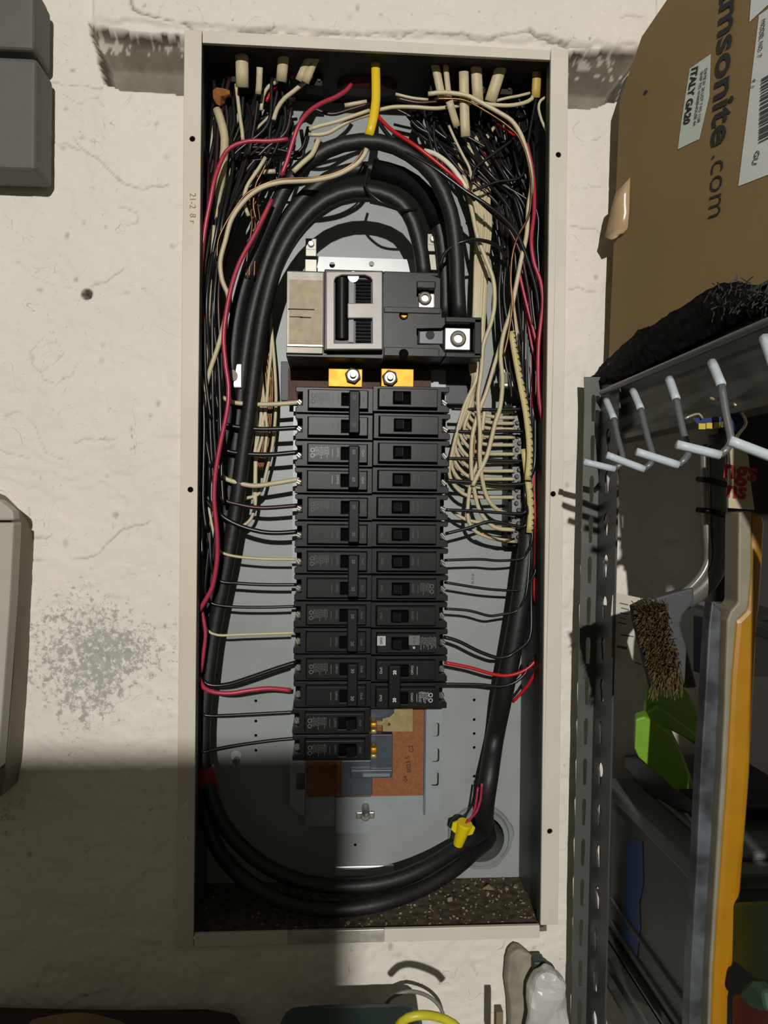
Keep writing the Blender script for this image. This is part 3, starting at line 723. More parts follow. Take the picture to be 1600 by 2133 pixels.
nbar(468, 815, 1120, .062, 'left neutral bar with screws, silver lug at its top, mostly hidden behind black cables', (476, 757, 504, 808))
nbar(1080, 845, 1132, .060, 'right neutral bar with a row of small screws and cream wires landing on it', (1045, 768, 1074, 806))

# ------------------------------------------------------------------ wires
CN = {'W': ('cream_wire', M_white), 'V': ('white_wire', M_white2), 'K': ('black_wire', M_black), 'B': ('brown_wire', M_brown), 'R': ('red_wire', M_red), 'S': ('red_wire', M_red2), 'C': ('copper_wire', M_cop), 'Y': ('yellow_cable', M_yel), 'J': ('cream_cable', M_jack), 'G': ('service_cable', M_cab)}
def W(c, r, pts, Y, label, group=None, cat='wire', n=8, flat=1.0):
    nm, mt = CN[c]
    if not isinstance(Y, (list, tuple)): Y = (Y, Y)
    L = [0]
    for a, b in zip(pts[:-1], pts[1:]): L.append(L[-1] + math.hypot(b[0] - a[0], b[1] - a[1]))
    wp = []
    for i, p in enumerate(pts):
        t = L[i] / L[-1] * (len(Y) - 1); k = min(int(t), len(Y) - 2); y = Y[k] + (Y[k + 1] - Y[k]) * (t - k)
        if len(p) > 2: y = p[2]
        wp.append(P(p[0], p[1], y))
    ym = sum(Y) / len(Y)
    o = MB().tube(wp, pxm(r, ym), n=n, flat=flat).build(nm, mt, smooth=True)
    return tag(o, label, cat, group)
# service cables
G1 = 'thick black service cables looping over the main breaker'
W('G', 15.5, [(957, 664), (953, 600), (950, 520), (938, 440), (905, 368), (852, 320), (790, 296), (715, 300), (652, 330), (603, 378), (566, 450), (525, 545), (496, 650), (484, 755), (478, 850), (468, 950), (456, 1060), (446, 1180), (432, 1300), (424, 1420), (420, 1540), (424, 1660), (452, 1765), (520, 1840, .022), (610, 1884, .014), (705, 1894, .013), (800, 1880, .018), (885, 1848, .035), (950, 1808, .052), (985, 1778, .074), (1010, 1758, .105), (1022, 1750, .14)],
  (.020, .016, .030, .050, .060, .070, .060, .045, .060, .125), 'outermost thick black service cable, arching highest and sagging lowest at the bottom', G1, 'cable', 14)
W('G', 15.5, [(884, 585), (878, 530), (862, 466), (835, 424), (790, 402), (735, 398), (678, 418), (625, 465), (580, 540), (550, 645), (532, 755), (520, 850), (506, 950), (492, 1060), (474, 1170), (456, 1260), (442, 1340), (432, 1420), (424, 1500), (424, 1580), (440, 1660), (478, 1735), (545, 1798, .034), (630, 1836, .026), (720, 1846, .026), (810, 1836, .030), (890, 1805, .040), (950, 1768, .056), (985, 1746, .066), (1008, 1732, .10), (1016, 1730, .14)],
  (.030, .022, .026, .040, .050, .055, .050, .030, .050, .125), 'innermost thick black service cable, arching close over the main breaker', G1, 'cable', 14)
W('G', 15, [(928, 664), (926, 560), (914, 470), (884, 405), (835, 368), (775, 352), (705, 362), (640, 405), (592, 465), (556, 545), (526, 650), (508, 760), (498, 860), (484, 980), (466, 1100), (456, 1160)],
  (.055, .045, .050, .062, .066), 'thick black cable running between the outer and inner arches', G1, 'cable', 14)
W('G', 20, [(1108, 1010), (1104, 1090), (1094, 1180), (1082, 1270), (1066, 1360), (1048, 1450), (1030, 1540), (1018, 1620, .062), (1010, 1680, .070), (1010, 1722, .092), (1018, 1748, .130), (1024, 1756, .150)],
  (.060, .052, .050, .060, .11, .14), 'thick black cable coming down the right side into the round knockout', G1, 'cable', 14)
W('G', 15, [(1118, 860), (1122, 960), (1118, 1060), (1104, 1160), (1094, 1260)], (.07, .07, .055), 'thick black cable tucked against the right wall of the panel', G1, 'cable', 12)
# tapes
for (a, b, c_, d_, Y, mt, lab) in ((426, 1598, 438, 1652, .048, M_red2, 'red tape band around the black cables low on the left side'), (424, 560, 428, 600, .045, mat('black_tape', (30, 32, 34), .35), 'black tape sleeve around the left wire bundle beside the rim')):
    tag(MB().tube([P(a, b, Y), P((a + c_) / 2 - 2, (b + d_) / 2, Y), P(c_, d_, Y)], pxm(20 if mt is M_red2 else 12, Y), n=16).build('tape_band', mat('deep_red_tape', (140, 16, 20), .5) if mt is M_red2 else mt, smooth=True), lab, 'tape')
tag(MB().tube([P(775, 352, .047), P(835, 368, .047), P(884, 405, .048), P(914, 470, .049)], pxm(20, .045), n=16).build('tape_band', mat('matte_black', (9, 9, 9), .75, spec=.15), smooth=True), 'wide black tape wrapped round cables above the main breaker', 'tape')
# ties and small loops
W('K', 4, [(917, 560), (922, 535), (940, 515), (966, 503), (998, 500), (1036, 512), (1056, 540)], (.02, .01, .03), 'thin black wire arching over the cables right of the main breaker')
W('K', 3.2, [(768, 352), (760, 385), (772, 404), (800, 425), (838, 438), (868, 436)], (.012, .006, .02), 'thin black tie loop hanging over the inner arch')
# sheathed cables entering at the top
top = [('J', 13.5, [(502, 96), (504, 125), (505, 182)], 'widest cream cable jacket entering at the top left'), ('J', 11.5, [(592, 98), (590, 125), (586, 170)], 'cream cable jacket second from the left along the top'),
       ('J', 9, [(662, 100), (655, 125), (636, 172)], 'slanting cream cable jacket left of the yellow cable'), ('J', 8, [(648, 104), (640, 128), (622, 168)], 'slanting cream jacket pressed beside another, left of the yellow cable'), ('J', 6.5, [(541, 140), (540, 172), (538, 196)], 'short narrow cream jacket between the two wide ones at the top left'),
       ('J', 9, [(902, 108), (908, 142), (921, 206)], 'narrow cream cable jacket just right of the yellow cable'), ('J', 6, [(928, 130), (931, 162), (936, 206)], 'narrowest cream jacket at the top right'), ('J', 12, [(991, 108), (993, 160), (996, 214)], 'wide upright cream cable jacket at the top right'),
       ('J', 12.5, [(1050, 116), (1042, 146), (1021, 212)], 'wide slanting cream cable jacket at the top right'), ('J', 10.5, [(966, 150), (968, 240), (970, 285)], 'cream jacket with dark bands below the upright one'), ('J', 8, [(936, 210), (944, 238), (952, 264)], 'short cream jacket with dark bands beside the narrow jackets')]
for c, r, pts, lab in top: W(c, r, [(a, max(b, 112)) for a, b in pts], (.020, .030), lab, 'cable jackets along the top', 'cable', 12, flat=.65)
o = W('Y', 9.5, [(782, 124), (783, 160), (783, 210), (778, 245), (769, 282)], (.022, .020, .018), 'bright yellow flat cable hanging at the top centre', None, 'cable', 12, flat=.6)
MATS_Y2 = tag(MB().tube([P(1119, 132, .024), P(1118, 165, .026), P(1116, 204, .030)], pxm(9.5, .04), n=12, flat=.6).build('yellow_cable', M_yel2, smooth=True), 'pale orange-yellow cable jacket at the top right corner', 'cable')
tag(MB().tube([P(765, 150, .06), P(765, 186, .06)], pxm(62, .06), n=24, flat=.5).build('cable_bushing', mat('dark_red_bushing', (70, 16, 12), .6), smooth=True), 'dark red round bushing behind the yellow cable at the top', 'bushing')
for i, (a, lab) in enumerate(((502, 'at the far left'), (588, 'left of centre'), (655, 'nearest left of the yellow cable'), (912, 'nearest right of the yellow cable'), (992, 'above the upright cream jacket'), (1048, 'above the slanting cream jacket'), (1118, 'in the right corner'))):
    c = P(a, 112, .052); t = thing('cable_clamp', 'shadowy brass-tinted cable clamp on the top wall ' + lab, 'clamp', 'cable clamps along the top', (c.x, c.y, BZ1))
    mb = MB(); mb.box(-.0085, .0085, -.008, .010, -.012, -.0005); mb.build('clamp_body', mat('dull_brass_clamp', (44, 40, 22), .7, .2), t, bevel=.001)
    MB().cyl((.005, -.008, -.007), (.005, -.010, -.007), .0018, 10).build('clamp_screw', mat('dull_screw', (84, 84, 78), .4, .9), t)

# named single wires, left side
W('R', 4.6, [(732, 176), (722, 188), (700, 202), (668, 216), (640, 236), (622, 262), (610, 295), (598, 335), (586, 366)], (.030, .014, .020), 'thick red wire curving down at the top left of the yellow cable', 'red wires')
W('R', 4.8, [(566, 416), (552, 446), (530, 490), (500, 545), (482, 598), (470, 660), (466, 705), (470, 758), (476, 805), (474, 850), (460, 920), (449, 985), (446, 1040), (452, 1110), (452, 1165), (443, 1220), (428, 1250), (415, 1272)], (.018, .010, .008, .012, .02), 'long red wire running down the left side in front of the black cables', 'red wires')
W('R', 4.6, [(600, 290), (560, 294), (520, 294), (490, 302), (471, 316), (457, 345), (446, 378), (438, 420), (430, 460), (424, 500), (420, 545), (416, 600)], (.020, .012, .02), 'red wire bending from horizontal to vertical at the upper left', 'red wires')
W('R', 5, [(414, 1412), (424, 1432), (446, 1442), (480, 1444), (520, 1438), (560, 1434), (606, 1438)], (.03, .036, .043), 'thick red wire to the lowest tied left breaker', 'red wires')
W('R', 4, [(418, 1262), (424, 1290), (428, 1320), (424, 1360), (418, 1400)], (.03, .03), 'short red wire length seen against the left black cable', 'red wires')
W('S', 4, [(416, 612), (421, 640), (425, 668), (421, 700)], .03, 'short red wire by the left rim at mid height of the main breaker', 'red wires')
W('W', 5, [(764, 310), (758, 325), (742, 343), (704, 364), (660, 375), (620, 378), (585, 380), (548, 390), (520, 408), (498, 432), (481, 460), (470, 500), (459, 545), (463, 585), (476, 618), (470, 660), (455, 720), (438, 770), (425, 820)], (.010, .020, .020, .024, .03), 'long cream wire sweeping left under the outer arch and down beside the rim', 'cream wires')
W('C', 2.2, [(760, 306), (740, 336), (704, 358), (660, 369), (620, 371), (580, 374), (540, 388), (512, 405), (492, 430), (472, 462), (455, 500), (452, 540)], (.012, .020, .024), 'bare copper wire following the long cream wire on the left', 'copper wires')
W('W', 5.5, [(664, 290), (658, 305), (650, 322), (630, 340), (611, 358)], (.02, .018), 'short thick cream wire just outside the outer arch', 'cream wires')
W('J', 9, [(452, 228), (463, 262), (468, 290), (466, 330), (460, 380), (452, 430), (446, 462)], (.04, .034, .04), 'broad cream cable jacket at the upper left under the torn brown paper', 'cream wires', 'cable')
W('W', 4.6, [(650, 158), (636, 170), (612, 190), (592, 206), (578, 226), (570, 250)], (.04, .035), 'cream wire leaving the slanting jacket at the top left', 'cream wires')
W('W', 4, [(492, 176), (496, 210), (500, 245), (504, 270), (506, 292)], (.045, .04), 'cream wire hanging from the widest jacket', 'cream wires')
W('W', 4, [(574, 172), (560, 180), (548, 200), (544, 230)], .045, 'short cream wire curling beside the second jacket', 'cream wires')
W('S', 3.5, [(622, 156), (600, 160), (580, 172), (562, 196), (555, 212)], .05, 'short red wire curling behind the second jacket at the top left', 'red wires')
W('W', 4.2, [(553, 328), (540, 350), (526, 370), (514, 390), (508, 420), (518, 450)], (.03, .03), 'cream wire slanting down left of the outer arch', 'cream wires')
W('W', 5, [(530, 360), (555, 358), (574, 357)], .036, 'short horizontal cream wire end left of the outer arch', 'cream wires')
W('C', 2.6, [(556, 338), (548, 355), (540, 370), (534, 382), (530, 400), (528, 430), (534, 460)], (.022, .026), 'shiny bent copper wire end at the upper left', 'copper wires')
W('W', 3, [(482, 350), (476, 380), (470, 420), (466, 470)], .04, 'thin cream wire running straight down at the upper left', 'cream wires')
for i, (a, b) in enumerate(((520, 24), (527, 12), (537, 20))):
    W('C', 2, [(a + 6, 396), (a, 440 - b), (a + 5, 470), (a - 4, 520), (a - 8, 580)], .04, 'one of the shiny bare copper wires left of the arches', 'copper ground wires at the left')
W('W', 4.5, [(764, 212), (740, 216), (718, 220)], .04, 'short cream wire end left of the yellow cable, uppermost', 'cream wires')
W('W', 4.2, [(770, 230), (735, 242), (700, 254), (668, 262), (644, 270)], (.03, .03), 'cream wire passing left behind the yellow cable, upper one', 'cream wires')
W('W', 4.2, [(770, 238), (738, 248), (710, 262), (684, 277), (662, 281), (643, 280)], (.034, .034), 'cream wire passing left behind the yellow cable, lower one', 'cream wires')
W('B', 4, [(770, 216), (730, 228), (690, 238), (650, 225)], .04, 'dark brown wire behind the yellow cable', 'brown wires')
# torn paper on the left jacket
rs = random.Random(8)
mb = MB(); v = [P(a, b, .035 + rs.uniform(-.004, .004)) for a, b in ((443, 188), (452, 182), (465, 184), (478, 188), (479, 196), (470, 204), (468, 214), (458, 220), (450, 216), (444, 204))]
c = P(460, 200, .028); n = len(v); mb.add(v + [c] + [q + Vector((0, .002, 0)) for q in v], [(i, (i + 1) % n, n) for i in range(n)] + [(i, (i + 1) % n, n + 1 + (i + 1) % n, n + 1 + i) for i in range(n)])
tag(mb.build('torn_paper', mat('torn_brown_paper', (168, 112, 56), .8, 0, .3, 120)), 'torn orange-brown paper scrap around a cable at the top left', 'paper scrap')

# hot wires to the left breakers
LT = [('W', 4.8, [(449, 819), (466, 829), (484, 838), (522, 842), (571, 842), (624, 838)]), ('K', 5, [(449, 875), (485, 888), (546, 894), (622, 891)]), ('K', 5, [(463, 934), (498, 944), (559, 947), (622, 942)]),
      ('W', 5, [(463, 992), (493, 1005), (529, 1012), (571, 1007), (624, 998)]), ('B', 4.6, [(458, 1036), (498, 1051), (546, 1058), (622, 1053)]), ('K', 5, [(464, 1076), (502, 1096), (546, 1108), (583, 1110), (622, 1107)]),
      ('W', 3, [(456, 1146), (485, 1158), (546, 1164), (620, 1165)]), ('K', 3.6, [(454, 1208), (497, 1215), (556, 1218), (620, 1218)]), ('K', 3.2, [(434, 1252), (473, 1263), (546, 1265), (618, 1263)]), ('W', 2.8, [(431, 1312), (454, 1323), (497, 1322), (616, 1318)]),
      ('K', 4.6, [(415, 1406), (434, 1426), (473, 1426), (522, 1411), (571, 1394), (618, 1379)]), None, ('K', 3.4, [(420, 1486), (440, 1491), (497, 1489), (614, 1483)]), ('K', 3.6, [(420, 1566), (442, 1562), (497, 1552), (571, 1542), (618, 1538)])]
rs = random.Random(12)
for i, e in enumerate(LT):
    if e is None: continue
    c, r, pts = e
    gx = 424 + (i * 7) % 34 if i < 9 else 416 + (i % 3) * 3
    x0, y0 = pts[0]; xt = rs.uniform(432, 600)
    up_ = [(xt, 200 + rs.uniform(-20, 20), .06), ((xt * .4 + gx * .6), 330 + rs.uniform(-20, 20), .05), (gx + 4, 470, .05)]
    if y0 > 640: up_.append((gx - 2 + rs.uniform(-4, 4), 640, .045))
    if y0 > 860: up_.append((gx + rs.uniform(-5, 5), 820, .045))
    if y0 > 1050: up_.append((gx + rs.uniform(-5, 3), 1000, .045))
    if y0 > 1260: up_.append((min(gx, 424), 1180, .04))
    up_.append((min(gx, x0 - 6) if c != 'W' else x0 - 12, y0 - 40, .04))
    nm = {'W': 'cream', 'K': 'black', 'B': 'dark red-brown'}[c]
    W(c, r, up_ + pts, .043, '%s wire running to the %s left breaker pole from the top' % (nm, ordn[i]), 'wires to the left breakers')
GL = 'black wires bundled down the left side'
for i in range(40):
    xt = 425 + rs.uniform(0, 170); gx = 420 + rs.uniform(0, 42); ye = rs.uniform(700, 1180)
    Wd = [(xt, 190 + rs.uniform(-30, 30)), (xt + rs.uniform(-25, 25), 260), (gx + (xt - gx) * rs.uniform(.35, .8), 350 + rs.uniform(-20, 20)), (gx + rs.uniform(-4, 8) + (xt - gx) * rs.uniform(0, .35), 470), (gx - rs.uniform(0, 8), 620), (gx + rs.uniform(-8, 6), 780)]
    if ye > 860: Wd.append((gx + rs.uniform(-8, 8), 880))
    if ye > 1040: Wd.append((gx + rs.uniform(-6, 6), 1040))
    Wd.append((gx + rs.uniform(-4, 10), ye + 20))
    W('K' if i % 7 else 'B', rs.uniform(3.2, 4.6), Wd, (rs.uniform(.04, .075), rs.uniform(.02, .06), rs.uniform(.02, .06)), 'one of the tangled dark wires bundled down the left side of the panel', GL)
GLW = 'cream wires behind the left cables'
for i, pts in enumerate(([(446, 470), (440, 560), (432, 700), (427, 820), (424, 900)], [(545, 700), (536, 770), (534, 860), (532, 950), (530, 1048)], [(540, 740), (546, 800), (553, 860), (556, 900), (550, 956)], [(566, 690), (572, 760), (575, 841), (568, 926), (557, 975), (540, 1028), (500, 1040)],
                         [(530, 700), (540, 790), (544, 860), (530, 940), (500, 960)], [(520, 690), (530, 760), (541, 840), (548, 900), (534, 960), (532, 1050), (522, 1082), (500, 1098), (474, 1100)], [(428, 880), (424, 960), (420, 1060), (424, 1120)], [(560, 600), (566, 700), (560, 780), (550, 870), (520, 930)])):
    W('W', 3.6, pts, .062 if i else .03, 'one of the cream wires running down behind the left cables to the left neutral bar', GLW)
for i in range(5):
    x = 552 + i * 3.4
    W('C', 1.8, [(x - 10, 640), (x - 4, 720), (x + 2, 790), (x + 1, 850), (x - 6, 920), (x - 20, 980)], .066, 'one of the thin bare copper wires behind the left cables', 'copper wires behind the left cables')

# right side: hot wires
RT = [('K', 3.8, [(1092, 851), (1050, 853), (1000, 853), (941, 851)]), ('K', 3.8, [(1088, 899), (1050, 898), (1000, 900), (932, 898)]), ('K', 3.6, [(1086, 960), (1040, 959), (1000, 956), (930, 955)]), ('K', 4.4, [(1090, 1008), (1040, 1010), (1000, 1006), (928, 1001)]),
      ('K', 3.6, [(1086, 1070), (1040, 1068), (1000, 1065), (926, 1062)]), ('K', 3.6, [(1086, 1098), (1050, 1090), (1020, 1086), (975, 1100), (928, 1112)]), ('K', 3, [(1082, 1165), (1040, 1168), (1000, 1165), (926, 1167)]), ('K', 3, [(1082, 1230), (1040, 1229), (1000, 1225), (926, 1213)]),
      ('K', 3, [(1068, 1276), (1045, 1280), (1020, 1283), (990, 1275), (970, 1271), (926, 1268)]), ('K', 4, [(1056, 1368), (1035, 1370), (1000, 1358), (960, 1338), (941, 1331), (924, 1327)]), ('S', 3.8, [(1131, 1340), (1120, 1370), (1095, 1395), (1060, 1407), (1030, 1405), (980, 1391), (926, 1380)]), ('K', 3.4, [(1104, 1380), (1096, 1400), (1075, 1420), (1045, 1430), (1000, 1426), (924, 1425)])]
ents = [912, 925, 940, 950, 962, 975, 1000, 1015, 1030, 1050, 1090, 1110]
for i, (c, r, pts) in enumerate(RT):
    xe = ents[(i * 5) % 12]; gx = 1092 + (i * 7) % 26; x0, y0 = pts[0]
    up_ = [(xe, 215 + rs.uniform(-20, 20), .065), (xe + (gx - xe) * .25, 285, .06), (xe + (gx - xe) * .62, 370 + rs.uniform(-25, 25), .055), (gx - 8, 480 + rs.uniform(-20, 20), .05), (gx + rs.uniform(-6, 2), 620, .045)]
    for yy in (740, 860, 1000, 1130, 1240): 
        if y0 > yy + 60: up_.append((gx + rs.uniform(-4, 4) + (4 if yy > 1000 else 0), yy, .045))
    up_.append((min(gx, 1128) if i < 10 else 1130, y0 - 38, .04))
    if i < 10: up_.append((x0 + 10, y0 - 5, .043))
    lab = 'bright red wire sagging across to the bottom right double breaker' if c == 'S' else ('black wire running to the %s right breaker pole from the top' % ordn[i])
    W(c, r, up_ + pts, .043, lab, 'wires to the right breakers')
W('S', 3.4, [(1128, 1350), (1118, 1394), (1099, 1428), (1080, 1450), (1068, 1462)], (.03, .06), 'red wire slanting down behind the right thick cable', 'red wires')
GR = 'black wires tangled at the upper right'
for i in range(54):
    xe = rs.uniform(870, 1115); gx = rs.uniform(1040, 1122); k = rs.random()
    Wd = [(xe, rs.uniform(195, 235)), (xe + rs.uniform(-18, 22), 265), (xe + (gx - xe) * .45, rs.uniform(320, 365)), (gx - rs.uniform(0, 30), rs.uniform(410, 450)), (gx, 520)]
    if k > .25: Wd.append((gx + rs.uniform(-6, 8), 620))
    if k > .5: Wd += [(min(1122, gx + rs.uniform(4, 22)), 740), (min(1122, gx + 22), 830)]
    W('K', rs.uniform(2.6, 4.2), Wd, (rs.uniform(.055, .08), rs.uniform(.03, .07), rs.uniform(.035, .07)), 'one of the black wires tangled at the upper right of the panel', GR)
for i, pts in enumerate(([(1117, 206), (1108, 250), (1098, 310), (1092, 360)], [(1078, 283), (1050, 305), (1015, 330), (990, 352), (984, 378)], [(925, 235), (960, 275), (1000, 300), (1030, 318), (1048, 345)], [(985, 398), (1010, 388), (1040, 378), (1080, 372), (1100, 350)], [(820, 225), (850, 240), (880, 262), (905, 300)], [(840, 230), (870, 265), (900, 280)], [(1110, 260), (1085, 278), (1060, 292), (1035, 300)], [(880, 215), (890, 260), (900, 310), (915, 340)], [(905, 240), (905, 290), (925, 350), (950, 400)])):
    W('K', 3.2, pts, .03 if i in (0, 1, 3) else .05, 'loose black wire crossing the tangle, %s' % ('by the top right corner', 'slanting from the cream wires down left', 'slanting right below the jackets', 'lying almost level below the tangle', 'bending right of the yellow cable', 'short bend right of the yellow cable', 'short level piece near the right wall', 'dropping right of the yellow cable', 'dropping beside the cream bundle')[i], GR)
for i in range(12):
    x0 = rs.uniform(440, 520); y0 = rs.uniform(270, 380); x1 = rs.uniform(560, 650); y1 = y0 + rs.uniform(-90, 40)
    W('K' if i % 4 else 'B', rs.uniform(3, 4.4), [(x0 - 18, y0 + 50), (x0, y0), ((x0 + x1) / 2, (y0 + y1) / 2 + rs.uniform(-14, 14)), (x1, y1), (x1 + rs.uniform(-10, 25), max(y1 - 50, 206))], (.05, rs.uniform(.04, .07)), 'one of the dark wires crossing sideways at the upper left of the panel', 'dark wires crossing at the upper left')
# red, white and black trio crossing the top of the arches
W('S', 4.2, [(784, 238), (800, 256), (820, 274), (860, 300), (897, 328), (934, 358), (956, 378), (976, 400), (990, 418)], (.022, .008, .006, .014), 'red wire slanting down right across the outer arch', 'red wires')
W('K', 4.6, [(786, 250), (806, 278), (834, 308), (870, 330), (907, 352), (940, 376), (972, 400), (1010, 424), (1049, 455), (1078, 490), (1100, 545), (1118, 610), (1126, 690)], (.022, .010, .010, .02, .03), 'glossy black wire running under the slanting red wire', 'black wires')
W('B', 3.6, [(976, 398), (1000, 420), (1030, 448), (1060, 478), (1085, 530), (1100, 600), (1110, 680)], (.016, .02, .03), 'dark maroon wire continuing from the slanting red wire', 'brown wires')
W('V', 5.4, [(884, 314), (904, 320), (926, 334), (946, 354), (960, 374), (974, 394)], (.020, .012, .010), 'bright white wire bowed above the slanting red wire', 'white wires')
# right side vertical reds
W('R', 4.2, [(1098, 300), (1106, 335), (1112, 378), (1113, 440), (1107, 500), (1112, 545), (1126, 586), (1131, 628), (1127, 668), (1122, 720), (1121, 790), (1124, 840), (1132, 880)], (.03, .018, .015, .02), 'long red wire winding down near the right rim', 'red wires')
W('R', 3.4, [(1080, 560), (1090, 605), (1101, 650), (1114, 700), (1124, 745), (1132, 800)], (.03, .03), 'red wire slanting down right beside the banded cream cable', 'red wires')
W('R', 3.0, [(1086, 600), (1098, 660), (1108, 720), (1126, 790), (1130, 860)], (.04, .035), 'thin red wire behind the long red wire at the right', 'red wires')
W('S', 2.6, [(1034, 258), (1052, 270), (1072, 282)], .04, 'short red wire end near the top right cream wires', 'red wires')
# creams at the top right
W('W', 4.8, [(892, 196), (920, 193), (948, 195), (975, 200), (1008, 217), (1042, 236), (1066, 252), (1084, 278), (1096, 312), (1105, 350), (1107, 390), (1101, 430), (1097, 490), (1086, 540), (1075, 597), (1064, 650), (1049, 697), (1043, 742), (1047, 794), (1042, 849), (1032, 880), (1014, 951), (990, 1000), (985, 1012)], (.02, .016, .02, .03, .04), 'long cream wire arching over the upper right and down to the neutral bundle', 'cream wires')
W('C', 2.6, [(905, 206), (948, 206), (976, 212), (1022, 238), (1057, 262), (1080, 285), (1096, 322), (1106, 375), (1105, 430), (1098, 458), (1080, 490), (1068, 529), (1064, 582), (1067, 634), (1059, 697), (1049, 742)], (.022, .014, .016, .025), 'long shiny copper wire following the arching cream wire', 'copper wires')
W('W', 4.4, [(1114, 188), (1108, 206), (1090, 215), (1060, 220), (1022, 218), (990, 214), (960, 218)], .03, 'cream wire running left from the pale yellow jacket, lower one', 'cream wires')
W('W', 3.2, [(1104, 194), (1080, 200), (1058, 204), (1034, 210)], .034, 'cream wire running left from the pale yellow jacket, upper one', 'cream wires')
W('W', 3, [(1138, 202), (1126, 210), (1122, 225), (1128, 250), (1138, 272), (1144, 290)], .02, 'loose cream wire curling against the right rim', 'cream wires')
W('W', 3.6, [(1138, 500), (1130, 545), (1118, 580), (1108, 610)], .05, 'short cream wire near the right wall beside the long red wire', 'cream wires')
W('W', 4.2, [(790, 229), (820, 223), (860, 223), (907, 226), (945, 222), (972, 217)], .03, 'cream wire running right behind the yellow cable', 'cream wires')
W('W', 3.2, [(824, 196), (857, 204), (892, 208)], .045, 'thin cream wire right of the yellow cable', 'cream wires')
W('B', 4.4, [(826, 205), (870, 214), (920, 212), (975, 209)], .04, 'dark brown wire right of the yellow cable', 'brown wires')
W('W', 3, [(935, 262), (950, 295), (965, 325), (978, 350), (984, 380)], .035, 'thin cream wire slanting left of the tangle', 'cream wires')
# neutral bundle to the right bar
GN = 'cream neutral wires fanning onto the right bar'
by = [858, 870, 882, 894, 911, 927, 946, 963, 981, 998, 1016, 1036]
for i, yb in enumerate(by):
    j = len(by) - 1 - i
    xa = 984 + 4.0 * i; xt = 996 - 4.2 * i; ym = 690
    pts = [(930 + 9 * ((i * 5) % 12), 255 + (i * 13) % 40), (960 + 5.2 * ((i * 7) % 12), 350), (992 + 2.6 * i, 440), (990 + 2.2 * i, 560), (986 + 1.9 * i, ym), (980 + 1.9 * i, 770), (984 - .8 * j * 0 - 2.4 * i + 8, 850 if yb > 900 else 800)]
    if yb > 930: pts.append((xt - 14, yb - 62))
    pts += [(xt - 8, yb - 32), (xt + 14, yb - 8), (xt + 40, yb - 1), (1040, yb), (1072, yb)]
    W('W', 3.9, pts, (.060, .050, .042, .040, .045, .056), 'one of the cream neutral wires fanning from the bundle onto the right neutral bar', GN)
W('W', 4.6, [(974, 398), (983, 440), (996, 498), (1012, 540), (1028, 585), (1030, 637), (1022, 676), (1007, 718), (1003, 768), (996, 830), (1000, 900), (1000, 960), (1007, 1010), (1018, 1042), (1040, 1064), (1072, 1074)], (.025, .022, .03, .035, .05), 'cream wire bowing right of the bundle, its lower loop curving onto the bar', 'cream wires')
W('W', 4.4, [(1060, 660), (1048, 700), (1030, 760), (1012, 820), (1000, 850), (984, 910), (982, 980), (988, 1020), (1000, 1065), (1030, 1098), (1072, 1104)], (.035, .04, .05), 'cream wire crossing the bundle and curving low onto the bar', 'cream wires')
W('W', 4.2, [(1010, 850), (1002, 920), (996, 960), (982, 1000), (975, 1050), (976, 1085), (992, 1108), (1030, 1122), (1072, 1128)], (.045, .052), 'lowest cream wire swinging round to the foot of the right bar', 'cream wires')
W('W', 3.6, [(940, 1062), (956, 1075), (980, 1085), (1020, 1090), (1072, 1092)], (.055, .055), 'cream wire coming from under the fifth breaker to the right bar', 'cream wires')
W('C', 2.4, [(1000, 1108), (1030, 1122), (1050, 1128), (1072, 1122)], .05, 'copper wire landing at the foot of the right bar', 'copper wires')
W('C', 2, [(990, 900), (988, 940), (984, 980)], .045, 'short copper wire beside the neutral bundle', 'copper wires')
# broad cream cables at the right with dark print bands
W('J', 10, [(1051, 568), (1062, 620), (1074, 680), (1090, 745), (1104, 800), (1112, 850)], (.05, .05), 'broad cream cable slanting down beside the right neutral bar, upper end square cut', 'broad cream cables', 'cable', 12, flat=.5)
W('J', 9, [(1092, 600), (1100, 680), (1110, 760), (1116, 840)], (.06, .055), 'broad cream cable half hidden behind the red wires at the right', 'broad cream cables', 'cable', 12, flat=.5)
def ribbon(pts, Y, label, teeth):
    wp = [P(a, b, Y) for a, b in pts]
    t = tag(MB().tube(wp, pxm(7.5, Y), n=12, flat=.55).build('banded_cable', mat('yellowed_jacket', (202, 186, 126), .5, 0, .1, 60), smooth=True), label, 'cable', 'broad cream cables')
    mb = MB(); N = teeth
    for i in range(N):
        u = (i + .5) / N * (len(pts) - 1); k = min(int(u), len(pts) - 2); a = wp[k].lerp(wp[k + 1], u - k) + Vector((pxm(4.4, Y), -pxm(4.0, Y), 0))
        s_ = .0026 * random.uniform(.6, 1.2); mb.add([a + Vector((-s_, 0, 0)), a + Vector((.0012, -.0001, s_)), a + Vector((.0016, .0008, -s_))], [(0, 1, 2)])
        mb.add([a + Vector((-s_, 0.0002, 0)), a + Vector((.0012, .0005, s_)), a + Vector((.0016, .001, -s_))], [(0, 1, 2)])
    mb.build('print_mark', M_ink, t)
ribbon([(1066, 690), (1074, 740), (1086, 804), (1098, 870), (1104, 940), (1100, 1000)], .032, 'cream cable with black toothed print slanting down to the right bar', 24)
ribbon([(1092, 935), (1097, 975), (1104, 1030), (1106, 1080), (1103, 1110)], .040, 'lower cream cable with black toothed print beside the right bar', 12)
